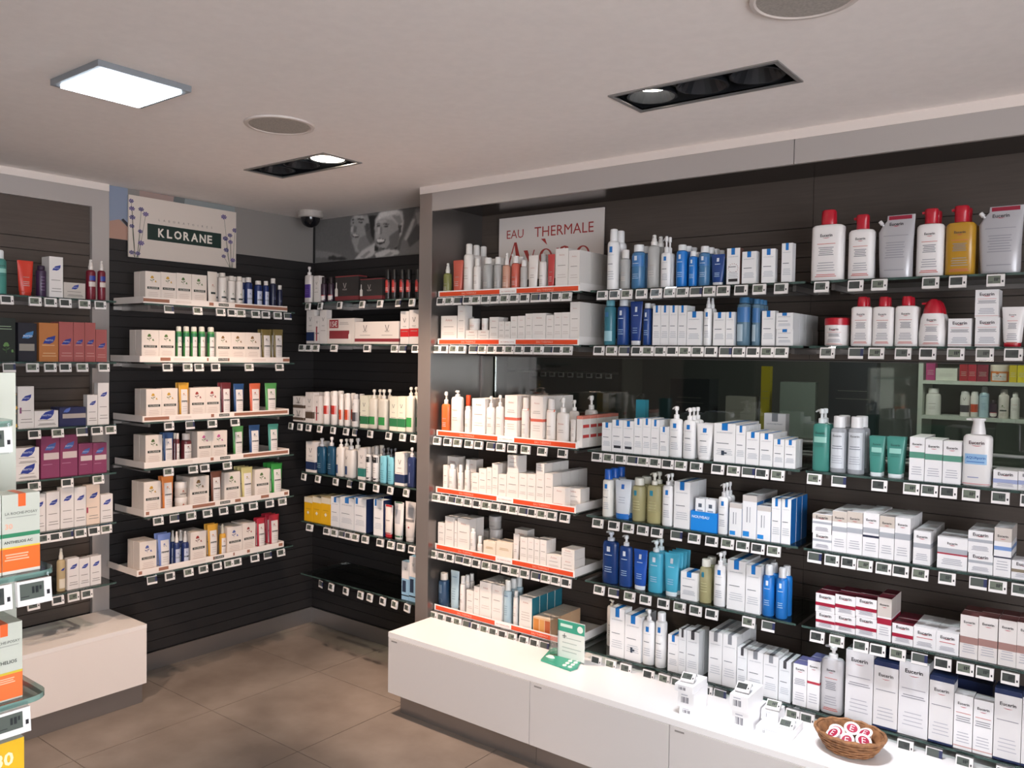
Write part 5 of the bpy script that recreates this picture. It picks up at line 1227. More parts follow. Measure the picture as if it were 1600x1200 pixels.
COUPLE = [('75706d', [(-3.919, 2.141), (-3.921, 2.254), (-3.809, 2.226), (-3.628, 2.179), (-3.581, 2.137), (-3.604, 2.132)]), ('8f8985', [(-3.92, 2.165), (-3.92, 2.206), (-3.808, 2.19), (-3.687, 2.163), (-3.675, 2.143)]), ('383533', [(-3.808, 2.16), (-3.759, 2.167), (-3.723, 2.153), (-3.687, 2.157), (-3.639, 2.139), (-3.663, 2.132), (-3.801, 2.142)]), ('a8a19c', [(-3.594, 2.378), (-3.61, 2.357), (-3.616, 2.332), (-3.603, 2.317), (-3.618, 2.291), (-3.609, 2.28), (-3.611, 2.27), (-3.599, 2.253), (-3.606, 2.241), (-3.589, 2.211), (-3.572, 2.175), (-3.536, 2.165), (-3.446, 2.201), (-3.415, 2.23), (-3.413, 2.366)]), ('c4bdb8', [(-3.584, 2.376), (-3.516, 2.373), (-3.493, 2.346), (-3.527, 2.357), (-3.584, 2.361)]), ('8a847f', [(-3.537, 2.25), (-3.469, 2.268), (-3.43, 2.242), (-3.446, 2.205), (-3.536, 2.171), (-3.559, 2.198)]), ('6a6561', [(-3.504, 2.317), (-3.416, 2.324), (-3.413, 2.229), (-3.446, 2.205), (-3.48, 2.246)]), ('2e2b2a', [(-3.473, 2.371), (-3.393, 2.364), (-3.403, 2.308), (-3.416, 2.264), (-3.422, 2.226), (-3.447, 2.259), (-3.456, 2.313)]), ('5a5552', [(-3.49, 2.327), (-3.464, 2.325), (-3.46, 2.286), (-3.483, 2.284)]), ('3c3937', [(-3.561, 2.363), (-3.504, 2.353), (-3.502, 2.344), (-3.555, 2.352)]), ('3c3937', [(-3.602, 2.359), (-3.584, 2.359), (-3.584, 2.35), (-3.6, 2.35)]), ('3a3735', [(-3.547, 2.342), (-3.513, 2.336), (-3.517, 2.328), (-3.547, 2.334)]), ('4a4643', [(-3.6, 2.343), (-3.586, 2.344), (-3.586, 2.334), (-3.599, 2.335)]), ('7d7773', [(-3.584, 2.323), (-3.561, 2.314), (-3.565, 2.281), (-3.592, 2.281)]), ('c9c2bd', [(-3.609, 2.318), (-3.593, 2.316), (-3.597, 2.287), (-3.613, 2.288)]), ('292625', [(-3.609, 2.276), (-3.572, 2.276), (-3.537, 2.265), (-3.551, 2.253), (-3.592, 2.256)]), ('e2dcd7', [(-3.599, 2.273), (-3.572, 2.273), (-3.544, 2.264), (-3.553, 2.26), (-3.592, 2.264)]), ('d0cac5', [(-3.581, 2.132), (-3.519, 2.176), (-3.446, 2.201), (-3.415, 2.214), (-3.405, 2.168), (-3.434, 2.142), (-3.49, 2.132)]), ('9d9691', [(-3.535, 2.142), (-3.468, 2.172), (-3.445, 2.167), (-3.501, 2.134)]), ('d8d2cd', [(-3.416, 2.286), (-3.412, 2.339), (-3.382, 2.374), (-3.317, 2.378), (-3.242, 2.378), (-3.202, 2.365), (-3.193, 2.305), (-3.207, 2.247), (-3.229, 2.22), (-3.251, 2.251)]), ('b0a9a4', [(-3.412, 2.301), (-3.415, 2.256), (-3.41, 2.218), (-3.39, 2.192), (-3.335, 2.173), (-3.271, 2.171), (-3.237, 2.191), (-3.224, 2.234), (-3.236, 2.294), (-3.273, 2.327), (-3.338, 2.34), (-3.392, 2.334)]), ('c8c1bc', [(-3.392, 2.334), (-3.338, 2.336), (-3.316, 2.32), (-3.381, 2.318)]), ('c4bdb8', [(-3.408, 2.271), (-3.381, 2.276), (-3.375, 2.245), (-3.402, 2.236)]), ('7a746f', [(-3.304, 2.24), (-3.225, 2.275), (-3.223, 2.227), (-3.237, 2.187), (-3.276, 2.169), (-3.33, 2.173), (-3.298, 2.202)]), ('5a5551', [(-3.236, 2.302), (-3.207, 2.292), (-3.211, 2.255), (-3.23, 2.249)]), ('efe9e5', [(-3.382, 2.374), (-3.317, 2.378), (-3.242, 2.378), (-3.221, 2.359), (-3.295, 2.355), (-3.36, 2.346), (-3.392, 2.337)]), ('a59e99', [(-3.284, 2.35), (-3.221, 2.348), (-3.201, 2.31), (-3.225, 2.293), (-3.257, 2.326)]), ('332f2e', [(-3.405, 2.319), (-3.375, 2.319), (-3.372, 2.313), (-3.403, 2.313)]), ('332f2e', [(-3.351, 2.314), (-3.305, 2.309), (-3.305, 2.303), (-3.348, 2.308)]), ('2c2928', [(-3.401, 2.309), (-3.374, 2.309), (-3.377, 2.3), (-3.398, 2.302)]), ('2c2928', [(-3.346, 2.302), (-3.309, 2.299), (-3.313, 2.291), (-3.344, 2.294)]), ('8d8681', [(-3.374, 2.298), (-3.357, 2.293), (-3.356, 2.259), (-3.376, 2.258)]), ('d5cec9', [(-3.39, 2.296), (-3.374, 2.298), (-3.376, 2.262), (-3.391, 2.263)]), ('231f1f', [(-3.408, 2.233), (-3.367, 2.234), (-3.328, 2.225), (-3.338, 2.208), (-3.373, 2.199), (-3.397, 2.209)]), ('f2ece8', [(-3.402, 2.23), (-3.367, 2.231), (-3.334, 2.224), (-3.347, 2.215), (-3.391, 2.216)]), ('2a2726', [(-3.415, 2.199), (-3.388, 2.187), (-3.39, 2.165), (-3.419, 2.169)]), ('3a3634', [(-3.379, 2.185), (-3.282, 2.17), (-3.239, 2.18), (-3.25, 2.163), (-3.335, 2.167)]), ('dad4cf', [(-3.418, 2.154), (-3.325, 2.173), (-3.239, 2.163), (-3.205, 2.143), (-3.292, 2.132), (-3.4, 2.132)]), ('a8a19c', [(-3.357, 2.132), (-3.292, 2.157), (-3.271, 2.148), (-3.302, 2.132)]), ('8a847f', [(-3.206, 2.211), (-3.168, 2.266), (-3.117, 2.335), (-3.106, 2.37), (-3.057, 2.367), (-3.053, 2.132), (-3.228, 2.132)]), ('c8c1bc', [(-3.19, 2.213), (-3.127, 2.318), (-3.105, 2.319), (-3.137, 2.257), (-3.162, 2.211)]), ('5f5a57', [(-3.167, 2.211), (-3.096, 2.29), (-3.061, 2.272), (-3.06, 2.214), (-3.145, 2.17)]), ('a9a29d', [(-3.107, 2.349), (-3.067, 2.352), (-3.061, 2.287), (-3.091, 2.293)])]

M = _M0

# ------------------------------------------------------------------ pictures and signs
def face_x(pts, x): return [(x, y, z) for y, z in pts]
e = empty('wall_picture', (0, 0, 0))
one_box('panel', (XW, XW + .005, 1.945, YW - .001, 2.1305, ZC - .0005), M('8d8783', .6), e)
def flat_left(name, pts, col, x, par):
    m = MB(); m.poly([(x, y, z) for y, z in pts], M(col, .6)); return obj(name, m, par)
flat_left('sky_patch', [(1.946, 2.21), (1.999, 2.225), (2.042, 2.214), (2.042, 2.379), (1.946, 2.379)], '8a94a8', XW + .0055, e)
flat_left('skin_patch', [(1.946, 2.131), (2.042, 2.131), (2.042, 2.193), (1.999, 2.225), (1.946, 2.21)], 'b08a7a', XW + .0056, e)
flat_left('dark_fold', [(2.01, 2.225), (2.042, 2.193), (2.042, 2.214), (2.02, 2.232)], '2e3038', XW + .0058, e)
flat_left('pink_patch', [(2.10, 2.30), (2.28, 2.30), (2.28, 2.379), (2.10, 2.379)], 'a58d86', XW + .0057, e)
flat_left('grey_patch', [(2.28, 2.30), (2.63, 2.30), (2.63, 2.379), (2.28, 2.379)], '8f9494', XW + .0057, e)
flat_left('dark_blur', [(2.27, 2.30), (2.33, 2.30), (2.34, 2.379), (2.28, 2.379)], '6d7070', XW + .006, e)
tag(e, 'colour photograph strip above the slats behind the flower sign', 'picture')
e = empty('wall_picture', (0, 0, 0))
one_box('panel', (XW + .006, -2.731, YW - .005, YW, 2.1305, ZC - .0005), M('6b6663', .6), e)
import numpy as np
def printed_photo(polys, x0, x1, z0, z1, step, y, base):
    # the printed picture: a fine grid whose colour attribute holds the soft grey tones of the print
    nx, nz = int((x1 - x0) / step), int((z1 - z0) / step)
    X, Z = np.meshgrid(np.linspace(x0, x1, nx), np.linspace(z0, z1, nz))
    img = np.full(X.shape, lin(base)[0])
    img *= 1.25 - .5 * (X - x0) / (x1 - x0)
    def blur(a, n):
        for _ in range(n):
            p = np.pad(a, 1, mode='edge'); a = (p[1:-1, 1:-1] * 2 + p[:-2, 1:-1] + p[2:, 1:-1] + p[1:-1, :-2] + p[1:-1, 2:]) / 6
        return a
    for i, (col, pts) in enumerate(polys):
        ins = np.zeros(X.shape, bool); n = len(pts)
        for j in range(n):
            (xa, za), (xb, zb) = pts[j], pts[(j + 1) % n]
            if za != zb: ins ^= ((Z < za) != (Z < zb)) & (X < (xb - xa) * (Z - za) / (zb - za) + xa)
        area = ins.sum(); m_ = blur(ins.astype(float), 1 if area < 120 else (2 if area < 900 else 4))
        img = img * (1 - m_) + lin(col)[0] * m_
    rs = np.random.RandomState(4); streak = blur(rs.rand(*X.shape), 1); img *= .9 + .2 * streak
    me = bpy.data.meshes.new('print')
    me.from_pydata([(float(a), y, float(b)) for a, b in zip(X.ravel(), Z.ravel())], [], [(j * nx + i, j * nx + i + 1, (j + 1) * nx + i + 1, (j + 1) * nx + i) for j in range(nz - 1) for i in range(nx - 1)])
    at = me.color_attributes.new('tone', 'FLOAT_COLOR', 'POINT'); v = img.ravel()
    at.data.foreach_set('color', np.stack([v, v * .96, v * .93, np.ones_like(v)], 1).ravel())
    m = bpy.data.materials.new('photo_print'); m.use_nodes = True; nt = m.node_tree; a_ = nt.nodes.new('ShaderNodeVertexColor'); a_.layer_name = 'tone'
    nt.links.new(a_.outputs[0], nt.nodes['Principled BSDF'].inputs['Base Color']); nt.nodes['Principled BSDF'].inputs['Roughness'].default_value = .6
    me.materials.append(m); return me
obj('print', printed_photo(COUPLE, XW + .007, -2.735, 2.131, ZC - .001, .0042, YW - .0056, '6b6663'), e)
tag(e, 'grey photograph of a laughing couple above the dark slats', 'picture')
struct(one_box('trim_11', (XW + .0052, XW + .014, YW - .014, YW - .0055, 2.1305, ZC - .001), M('1c1b1b', .6)), 'dark corner joint between the two picture strips')

# flower sign
e = empty('shop_sign', (-3.914, 2.037, 2.051), math.pi / 2); w, h = .590, .297
one_box('board', (0, w, 0, .008, 0, h), M('dccfc4', .5), e)
m = MB(); m.box(.094, .5, -.0006, -.0001, .094, .172, M('22352f', .5)); obj('name_band', m, e)
m = MB()
for ch, xx, ww in zip('KLORANE', (.166, .209, .254, .301, .346, .392, .432), (.034, .028, .041, .034, .040, .036, .028)):
    V_, F_, asp = glyphs(ch, .03); put_text(m, ch, xx, .133, ww, M('efe6da', .5), lambda x, z: -.0012, .03, hs=.043 / (ww * asp))
obj('lettering', m, e)
m = MB()
for i, ch in enumerate('LABORATOIRES'): put_text(m, ch, .155 + i * .0262, .196, .0105 / glyphs(ch)[2], M('7c6f68', .5), lambda x, z: -.0006)
obj('lettering', m, e)
rnd = random.Random(3)
FL = [(.012, .268, .0), (.016, .232, .0), (.062, .235, .0), (.018, .19, .01), (.085, .215, .0), (.016, .148, .0), (.058, .128, .0), (.062, .072, .0), (.015, .022, 0), (.045, .02, 0), (.515, .262, 0), (.552, .17, 0), (.582, .2, 0), (.555, .135, 0), (.53, .09, 0), (.515, .055, 0), (.57, .04, 0), (.525, .15, 0)]
for i, (x, z, q) in enumerate(FL):
    m = MB(); R = .011 + .004 * rnd.random(); pet = M(['4b3f78', '5b4a86', '3b3470'][i % 3], .6)
    for k in range(7):
        t = k * 2 * math.pi / 7 + i; m.poly([(min(max(x + a, .001), w - .001), -.0009 - .00002 * k, z + b) for a, b in [(0, 0), (R * math.cos(t - .35), R * .7 * math.sin(t - .35)), (1.25 * R * math.cos(t), R * .9 * math.sin(t)), (R * math.cos(t + .35), R * .7 * math.sin(t + .35))]], pet)
    obj('printed_flower', m, e)
    m = MB(); bx = (.035 if x < .3 else .562) + (x - (.035 if x < .3 else .562)) * .25; st = M('4c5a44', .6)
    m.poly([(bx, -.0005, .0), (bx + .0022, -.0005, .0), (x + .0018, -.0005, z), (x, -.0005, z)], st); obj('printed_stem', m, e)
tag(e, 'white sign with dark lettered band and purple cornflowers', 'sign')

# red lettered sign in the orange-railed bay
e = empty('shop_sign', (-2.525, 3.148, 1.965)); w, h = .589, .298
one_box('board', (0, w, 0, .008, 0, h), M('efe4dd', .5), e); red = M('b23a34', .5)
m = MB()
put_text(m, 'EAU', .098, .2175, .10, red, lambda x, z: -.0006); obj('lettering', m, e)
m = MB(); put_text(m, 'THERMALE', .375, .2175, .325, red, lambda x, z: -.0006); obj('lettering', m, e)
def letter(*polys):
    m = MB()
    for p in polys: m.poly([(x, -.0006, z) for x, z in p], red)
    obj('letter', m, e)
b = .066
letter([(.055, b), (.063, b), (.098, b + .105), (.094, b + .112)], [(.094, b + .112), (.112, b), (.140, b), (.108, b + .112)], [(.07, b + .035), (.115, b + .035), (.114, b + .042), (.072, b + .042)])
letter([(.150, b + .07), (.174, b + .07), (.196, b + .012), (.188, b)], [(.188, b), (.196, b + .012), (.216, b + .07), (.210, b + .07)])
def e_letter(cx_, grave=False):
    m = MB(); R = .037; n = 18; zc = b + .035
    for i in range(n):
        a0, a1 = .15 + i * 5.6 / n, .15 + (i + 1) * 5.6 / n
        th = lambda a: .004 + .014 * abs(math.cos(a)) * (1 if math.cos(a) < 0 else .4)
        m.poly([(cx_ + (R - th(a)) * math.cos(a) if s else cx_ + R * math.cos(a), -.0006, zc + ((R - th(a)) if s else R) * math.sin(a)) for a, s in ((a0, 0), (a1, 0), (a1, 1), (a0, 1))], red)
    m.poly([(cx_ - R * .8, -.0006, zc + .003), (cx_ + R * .95, -.0006, zc + .003), (cx_ + R * .95, -.0006, zc + .008), (cx_ - R * .8, -.0006, zc + .008)], red)
    if grave: m.poly([(cx_ - .028, -.0006, b + .118), (cx_ - .004, -.0006, b + .118), (cx_ + .008, -.0006, b + .088)], red)
    obj('letter', m, e)
e_letter(.278, True)
letter([(.338, b), (.352, b), (.352, b + .07), (.338, b + .07)], [(.352, b + .05), (.372, b + .066), (.385, b + .07), (.385, b + .078), (.365, b + .074), (.352, b + .062)], [(.385, b + .078), (.385, b + .066), (.394, b + .05), (.394, b), (.412, b), (.412, b + .055), (.403, b + .072)])
e_letter(.482)
tag(e, 'white sign with red lettering at the back of the orange-railed bay', 'sign')

# ------------------------------------------------------------------ things on the low cabinets
ZT = .3702
# green leaflet stand
e = empty('leaflet_stand', (-1.86, 2.78, ZT)); grn = M('3f9f86', .4)
m = MB(); pl = [(-.062, -.074), (.092, -.09), (.098, -.05), (.036, .098), (-.10, .072), (-.098, .04)]
k = len(pl); m.v += [(x, y, .0005) for x, y in pl] + [(x, y, .008) for x, y in pl]; q = m.mi(grn)
m.f += [tuple(reversed(range(k))), tuple(range(k, 2 * k))] + [(i, (i + 1) % k, k + (i + 1) % k, k + i) for i in range(k)]; m.m += [q] * (k + 2)
obj('base_plate', m, e)
for i in range(8):
    x, y = .05 + (i % 2) * .026 - (i // 2) * .004, -.068 + (i // 2) * .026
    m = MB(); m.loft([(.0082, .009, .009, 2, x, y), (.0112, .008, .008, 2, x, y)], M('f2f2ee', .4), 14); obj('sample_dot', m.mesh('sample_dot', True), e)
one_box('board', (-.034, .096, .003, .006, .0085, .162), M('dfe4e0', .4), e)
one_box('green_header', (-.034, .096, .0024, .0029, .115, .160), grn, e)
m = MB(); m.box(-.020, .038, .0018, .0023, .135, .147, M('cfe6dc', .5)); put_text(m, '+', 0, .098, .02, M('4a5654', .5), lambda x, z: .002); obj('printing', m, e)
m = MB()
for i, zz in enumerate((.09, .07, .05, .035)):
    m.box(-.01, .08 - .02 * (i % 2), .0022, .0028, zz, zz + .003, M('a9b4b0', .5))
obj('printing', m, e)
m = MB(); m.loft([(0, .014, .014, 2), (.0006, .014, .014, 2)], M('e6ece6', .5), 16); o = obj('emblem', m, e, (.075, .0024, .137)); o.rotation_euler = (math.pi / 2, 0, 0)
one_box('clear_sleeve', (-.068, -.030, -.001, .002, .0085, .168), ACRYL, e)
m = MB(); m.loft([(.0082, .022, .010, 2, -.046, -.03), (.016, .012, .006, 2, -.042, -.03)], M('eeeeea', .4), 14); obj('sample_tube', m.mesh('sample_tube', True), e)
tag(e, 'green and white leaflet stand on the white worktop', 'stand')
# stacks of small white boxes carrying price tags
def small_box(x0, x1, y0, y1, z0, z1, rz, label, code=True):
    w, d, h = x1 - x0, y1 - y0, z1 - z0
    o = one_box('sample_carton', (-w / 2, w / 2, -d / 2, d / 2, 0, h), M('f6f5f6', .4), None, ((x0 + x1) / 2, (y0 + y1) / 2, z0 + .0003), rz)
    m = MB(); g = M('6a6a74', .5)
    x = -w * .3
    for i in range(7 if code else 2):
        m.box(x, x + .0014 + .001 * (i % 3), -d / 2 - .0004, -d / 2, h * .3, h * .68, g); x += .0042
    m.box(-w * .3, w * .1, -d / 2 - .0004, -d / 2, h * .78, h * .84, M('b9bac4', .5)); obj('barcode', m, o)
    tag(o, label, 'carton', 'small white boxes on the worktop'); return o
small_box(-1.268, -1.212, 2.613, 2.735, ZT, ZT + .028, .10, 'lowest small white box of the slim worktop stack')
small_box(-1.270, -1.212, 2.610, 2.735, ZT + .0285, ZT + .082, .05, 'large middle white box of the slim worktop stack')
small_box(-1.278, -1.212, 2.602, 2.725, ZT + .0828, ZT + .108, .02, 'topmost small white box of the slim worktop stack')
small_box(-1.075, -1.012, 2.622, 2.765, ZT, ZT + .064, -.03, 'lower white box of the stack beside the flat box')
small_box(-1.085, -1.022, 2.618, 2.760, ZT + .0645, ZT + .118, .02, 'upper white box of the stack beside the flat box')
small_box(-1.002, -.888, 2.640, 2.772, ZT, ZT + .026, .03, 'flat wide white box lying on the worktop', False)
small_box(-1.007, -.950, 2.700, 2.770, ZT + .0268, ZT + .060, .05, 'small white box lying on the flat wide box', False)
for i, (x, y, z, rz) in enumerate(((-1.246, 2.64, ZT + .126, .1), (-1.053, 2.655, ZT + .137, .05), (-.972, 2.718, ZT + .078, .08), (-.915, 2.685, ZT + .040, .05))):
    price_tag((x, y, z), rz, ['price tag lying on the slim worktop stack', 'price tag lying on the taller worktop stack', 'price tag lying between stack and flat box', 'price tag lying on the flat wide box'][i], i, -1.0, False, 'loose price tags on the worktop')
# wicker basket with sample pots
e = empty('wicker_basket', (-.722, 2.71, ZT)); wk = M('a97850', .7, noise=.35, scale=60, c2='7c5436', bump=.4); m = MB()
lv = [(.0005, .056, .052, 2), (.012, .072, .062, 2), (.03, .086, .072, 2), (.046, .096, .08, 2), (.060, .104, .086, 2)]
m.loft(lv, wk, 40, caps=False); k = len(m.v); m.loft([(z + .002, a - .005, b - .005, 2) for z, a, b, _ in reversed(lv)], wk, 40, caps=False)
m.loft([(.0005, .056, .052, 2), (.0026, .052, .048, 2)], wk, 40); obj('bowl', m.mesh('bowl', True), e)
for j in range(6):
    z = .008 + j * .0098; t = z / .06; a, b = .062 + .044 * t ** .7, .055 + .033 * t ** .7
    m = MB(); m.tube([(a * math.cos(s), b * math.sin(s), z + .0012 * math.sin(11 * s + j * 3)) for s in [i * 2 * math.pi / 48 for i in range(49)]], .0032, wk, 6); obj('woven_strand', m.mesh('woven_strand', True), e)
m = MB(); m.tube([(.105 * math.cos(s), .087 * math.sin(s), .062 + .002 * math.sin(14 * s)) for s in [i * 2 * math.pi / 56 for i in range(57)]], .0052, wk, 7); obj('rim', m.mesh('rim', True), e)
tag(e, 'shallow oval wicker basket on the white worktop', 'basket')
spots = [(-.044, .010, .042, .5, .2), (.002, -.030, .040, .8, -.1), (.044, -.018, .046, .6, .4), (.040, .028, .050, .4, -.3), (-.004, .036, .052, .5, .1), (-.040, -.026, .048, .6, -.5)]
for i, (x, y, z, tx, rz) in enumerate(spots):
    m = MB(); m.loft([(-.012, .014, .014, 2), (.008, .021, .021, 2), (.0085, .0245, .0245, 2), (.010, .0245, .0245, 2)], M('f4f2f2', .35), 20)
    o = obj('sample_pot', m.mesh('sample_pot', True), None, (-.722 + x, 2.71 + y, ZT + z)); o.rotation_euler = (tx, .15 * (-1) ** i, rz)
    m = MB(); m.loft([(.0102, .0165, .0165, 2), (.0106, .016, .016, 2)], M('b02848', .4), 20); put_text(m, 'E', 0, 0, .009, M('f4e8ea', .4), lambda a, b: 0)
    m.v = [v if abs(v[1]) > 1e-9 or v[2] > .005 and v[2] < .011 and abs(v[2] - .0102) < .0006 else v for v in m.v]
    m2 = MB(); m2.loft([(.0102, .0165, .0165, 2), (.0106, .016, .016, 2)], M('b02848', .4), 20); obj('red_seal', m2, o)
    m3 = MB(); V, F, _ = glyphs('E'); kk = len(m3.v); qq = m3.mi(M('f4e8ea', .4))
    m3.v += [(a * .012, b * .012, .0109) for a, b in V]
    for p in F: m3.f.append(tuple(kk + j for j in p)); m3.m.append(qq)
    obj('letter', m3, o)
    tag(o, 'white sample pot with red seal in the basket, ' + ['at its pillar-side end', 'in front middle', 'at its far front end', 'at its far back end', 'in back middle', 'leaning at the near front'][i], 'sample pot', 'sample pots in the wicker basket')

# promo box on the fourth blue-flag shelf
c, w, d, h, z = PROMO; d = .09; bl = M('1f86dc', .4)
e = empty('sachet_display', (c, 2.868, z + .0002)); t = .0016
for nm, bx in (('front_panel', (-w / 2, w / 2, 0, t, 0, h)), ('back_panel', (-w / 2, w / 2, d - t, d, 0, h * 1.1)), ('side_panel', (-w / 2, -w / 2 + t, t, d - t, 0, h)), ('side_panel', (w / 2 - t, w / 2, t, d - t, 0, h)), ('base', (-w / 2 + t, w / 2 - t, t, d - t, 0, t))): one_box(nm, bx, bl, e)
m = MB(); put_text(m, 'NOUVEAU', -w * .12, h * .72, w * .66, M('eaf4ff', .4), lambda x, z_: -.0005, .01); obj('lettering', m, e)
tag(e, 'open blue promotional box on the fourth shelf of the blue-flag bay', 'display')
for i in range(4):
    ww, hh = w * .36, h * 1.62
    o = one_box('sachet', (-ww / 2, ww / 2, 0, .009, 0, hh), M('eef0f3', .35), None, (c + (-.2, .2)[i % 2] * w, 2.868 + .012 + .03 * (i // 2), z + .0024))
    m = MB()
    m.box(-ww * .18, ww * .18, -.0005, 0, hh * .72, hh * .84, M('56606c', .5)); m.box(-ww * .3, ww * .3, -.0005, 0, hh * .6, hh * .64, M('8fa0b4', .5)); obj('print', m, o)
    tag(o, 'white sample sachet standing in the blue box, ' + ['front near', 'front far', 'rear near', 'rear far'][i] + ' one', 'sachet', 'sachets in the blue promotional box')

# ------------------------------------------------------------------ foreground display stand with sun creams
e = empty('display_stand', (-1.3, .57, 0), math.pi / 2)
pm = M('cfd3c6', .5)
one_box('back_panel', (-.62, .018, .20, .215, 0, 1.56), pm, e)
one_box('base', (-.62, .018, .0, .20, 0, .12), pm, e)
def rounded_shelf(z, x1=.0):
    m = MB(); R = .03; x0 = -.60; P = [(x0, .198), (x0, 0)] + [(x1 - R + R * math.sin(t), R - R * math.cos(t)) for t in [i * math.pi / 12 for i in range(7)]] + [(x1, .198)]
    k = len(P); m.v += [(x, y, z - .008) for x, y in P] + [(x, y, z) for x, y in P]; q = m.mi(GLASS); q2 = m.mi(M('9cc8bc', .15, alpha=.45))
    m.f += [tuple(reversed(range(k))), tuple(range(k, 2 * k))] + [(i, (i + 1) % k, k + (i + 1) % k, k + i) for i in range(k)]; m.m += [q, q] + [q2] * k
    obj('glass_pane', m, e)
SHZ = [1.496, 1.270, 1.084, .895]
for z, x1 in zip(SHZ, (-.055, 0, -.012, -.012)): rounded_shelf(z, x1)
tag(e, 'white display stand with round-cornered glass shelves close to the viewer', 'stand')
sun = lambda bands, mark, d: ('bcbfb3', None, 'c8c9be', [('b', a, b_, c_) for a, b_, c_ in bands] + [('f', .42, .62, .84, 'e2622e'), ('t', 'LA ROCHE-POSAY', .5, .76, .86, '6a6e68', .01), ('l', .1, .9, .70, .72, 1, '9a9c94')] + mark, d)
BOXV['sunA'] = sun([(0, .04, 'd0cfc4'), (.04, .32, 'e46a2a'), (.46, .51, '2f7d58'), (.32, .34, 'e8b83a')], [('t', '30', .17, .6, .2, 'dba890', .03), ('t', 'ANTHELIOS AC', .42, .40, .76, '3c403c', .02), ('l', .06, .7, .16, .26, 3, 'f2b090')], 'grey-white sun cream carton, green and orange bands')
BOXV['sunB'] = sun([(.02, .34, 'e4703a'), (.34, .37, 'c8b23a')], [('t', 'ANTHELIOS', .5, .5, .7, '3c403c', .02), ('r', .1, .16, .38, .44, 'e2622e'), ('l', .06, .8, .22, .3, 3, 'f2b898')], 'grey-white sun cream carton, orange foot')
BOXV['sunC'] = ('dcae22', None, 'd3d5ca', [('t', '30', .5, .80, .46, 'f0e4b8', .03), ('l', .1, .9, .2, .34, 3, 'f0dc90')], 'yellow sun cream carton')
k = 0
for var, z, yr, w, h, n, lb in (('sunA', SHZ[1], .547, .0515, .117, 2, 'upper display-stand shelf'), ('sunB', SHZ[2], .522, .0515, .114, 1, 'lower display-stand shelf'), ('sunC', SHZ[3], .524, .055, .128, 1, 'lowest display-stand shelf')):
    parts = b_box(var, w, .04, h, 0)
    for i in range(n):
        for rw in range(2 if var == 'sunB' else 1):
            o = thing('sun_cream_carton', parts, (-1.3125 - .02 - rw * .043, yr - w / 2 - i * (w + .0012), z + .0003), math.pi / 2)
            tag(o, '%s, %s from the rounded corner%s, %s' % (BOXV[var][4].split(',')[0], ordinal(i + 1), ', second row' if rw else '', lb), 'carton', 'sun cream cartons on the display stand')
for j, (z, ys_) in enumerate(((SHZ[0], (.477,)), (SHZ[1], (.530, .476)), (SHZ[2], (.500,)))):
    for i, y in enumerate(ys_): price_tag((-1.2885, y, z - .026), math.pi / 2, 'price tag, %s from the rounded corner, %s display-stand shelf' % (ordinal(i + 1), ROW[j] if j < 3 else 'lowest'), i, -.1, False, 'price tags on the display stand')

# ------------------------------------------------------------------ stock room seen through the long glazed opening
e = empty('ceiling_light', (-1.0, 4.7, ZC)); one_box('tray', (-.32, .32, -.07, .07, -.03, -.001), M('c8c8c4', .5), e); one_box('tube', (-.3, .3, -.02, .02, -.05, -.031), M('f2f4ea', .5, emit=120.0), e)  # invented strip lamp, put in out of sight to light the stock room
tag(e, 'unseen strip light added to brighten the stock room', 'ceiling light')
e = empty('shelf_unit', (-1.150, 5.6, 0)); wu = M('c9cfc4', .5)
one_box('side_panel', (0, .026, 0, .3, 0, 2.1), wu, e); one_box('side_panel', (1.474, 1.5, 0, .3, 0, 2.1), wu, e); one_box('back_panel', (.0265, 1.4735, .29, .3, 0, 2.1), M('7d827a', .6), e)
for z in (.4, .7, .93, 1.279, 1.494, 1.78, 2.08): one_box('shelf_board', (.0265, 1.4735, 0, .289, z - .022, z), wu, e)
tag(e, 'white stock room shelf unit seen through the glazed opening', 'shelf unit')
def stock(lst, z, row):
    for i, (nm, kd, vr, x0, x1, h, col) in enumerate(lst):
        w = x1 - x0
        if col: BOXV[vr] = (col, None, None, [('l', .15, .85, .3, .6, 3, 'c8c4ba')], '')
        o = thing(nm, make(kd, vr, w, .07 if kd == 'box' else w, h, .82), ((x0 + x1) / 2, 5.6 + .06, z + .0004), 0)
        tag(o, '%s on the %s stock room shelf' % (['pink', 'wide white', 'dark red', 'crimson', 'wine-red', 'round orange', 'yellow', 'bright yellow'][i] + ' pack' if row else ['milky square-shouldered bottle', 'white and blue canister', 'white and orange canister', 'tall pale green canister', 'small black bottle with white cap', 'white labelled flask', 'slim white canister'][i], 'upper' if row else 'lower'), nm.split('_')[-1], 'stock seen through the glazed opening')
stock([('stock_pack', 'box', 'sPink', -1.113, -1.062, .11, 'b8487c'), ('stock_pack', 'box', 'sWhite', -1.058, -.940, .075, 'dcdcd0'), ('stock_pack', 'box', 'sRed', -.928, -.884, .1, 'a82c34'), ('stock_pack', 'box', 'sCrim', -.882, -.838, .1, 'b83040'), ('stock_pack', 'box', 'sWine', -.834, -.776, .1, '8c2a3c'), ('stock_jar', 'jar', 'kloorange', -.770, -.672, .1, None), ('stock_pack', 'box', 'sYel', -.668, -.630, .1, 'd8c020'), ('stock_pack', 'box', 'sYel2', -.627, -.585, .1, 'e4d020')], 1.494, True)
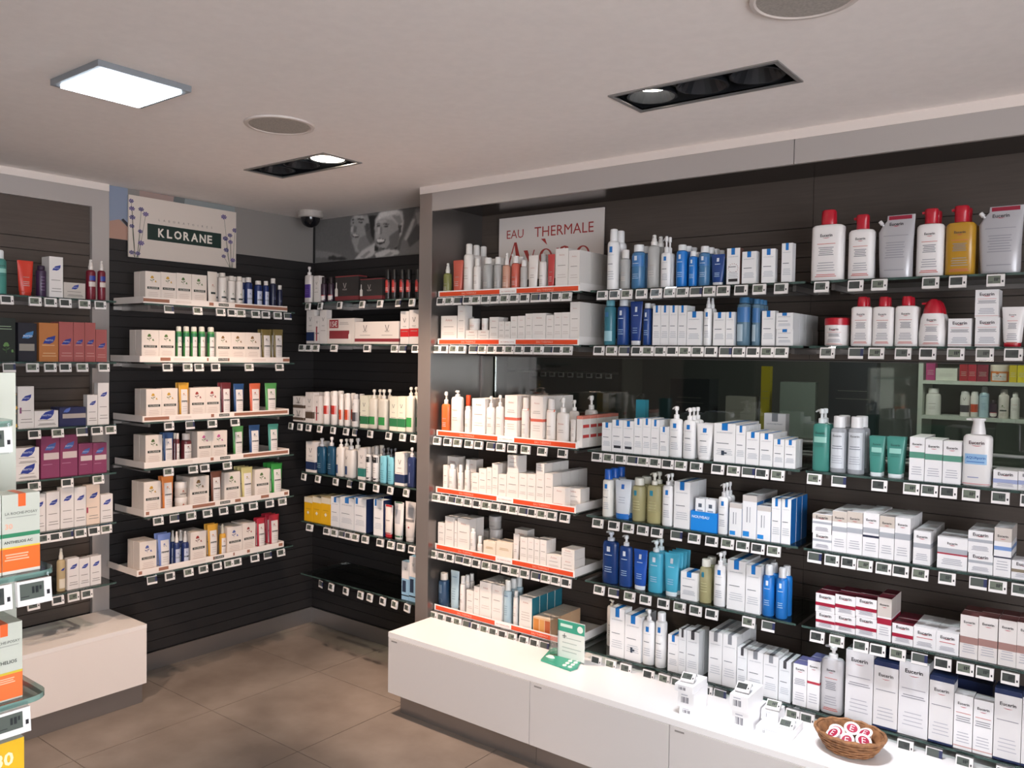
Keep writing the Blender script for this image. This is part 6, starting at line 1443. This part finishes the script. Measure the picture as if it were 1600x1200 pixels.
stock([('bottle', 'bot', 'lrpplain', -1.115, -1.030, .165, None), ('aerosol_can', 'aer', 'vicgrey', -.925, -.872, .155, None), ('aerosol_can', 'aer', 'vicorange', -.869, -.826, .155, None), ('aerosol_can', 'aer', 'iceblue', -.823, -.770, .185, None), ('bottle', 'bot', 'vicdark', -.767, -.727, .105, None), ('bottle', 'bot', 'klowhite', -.722, -.668, .172, None), ('aerosol_can', 'aer', 'white', -.660, -.613, .158, None)], 1.279, False)
e = empty('stock_rack', (-4.1, 5.2, 0)); wd = M('55554f', .6)
for x in (0, 1.05): one_box('post', (x, x + .03, 0, .3, 0, 2.0), wd, e)
for z in (.6, .9, 1.2, 1.492, 1.8): one_box('shelf_board', (.0305, 1.0495, 0, .29, z - .012, z), M('8a8c84', .5), e)
tag(e, 'grey stock room rack with a tagged shelf edge', 'rack')
for i in range(9): price_tag((-3.79 + i * .083, 5.187, 1.468), 0, 'tiny price tag on the stock room rack, %s from left' % ordinal(i + 1), i, -.05, False, 'price tags in the stock room')
for i, (x, y, z, w, d_, h, col, lb) in enumerate([(-3.19, 5.27, 1.204, .1, .1, .14, 'a8863c', 'ochre carton on the stock room rack'), (-2.07, 5.5, 1.1, .06, .06, .46, 'b8a820', 'tall yellow pack in the stock room'), (-2.24, 5.5, 1.1, .2, .12, .25, 'a9a49a', 'pale wide carton in the stock room'), (-2.6, 5.5, 1.1, .3, .15, .36, '33383a', 'dark machine casing in the stock room'), (-1.5, 5.5, 1.1, .28, .15, .5, '2b2f33', 'dark office box in the stock room'), (-1.85, 5.5, 1.1, .22, .15, .36, '7e8880', 'grey-green folder box in the stock room')]):
    BOXV['st%d' % i] = (col, None, None, [('l', .15, .85, .5, .7, 2, '8d8a80')], lb)
    o = thing('stock_carton', b_box('st%d' % i, w, d_, h, 0), (x, y, z + .0004), .1 * (i % 3)); tag(o, lb, 'carton', 'stock seen through the glazed opening')
e = empty('desk', (-3.0, 5.35, 0)); one_box('top', (0, 1.75, 0, .55, 1.07, 1.1), M('6b6a64', .6), e)
for x in (.02, 1.68): one_box('leg', (x, x + .05, .05, .5, 0, 1.0695), M('4a4a46', .6), e)
tag(e, 'high stock room counter behind the glazed opening', 'counter')
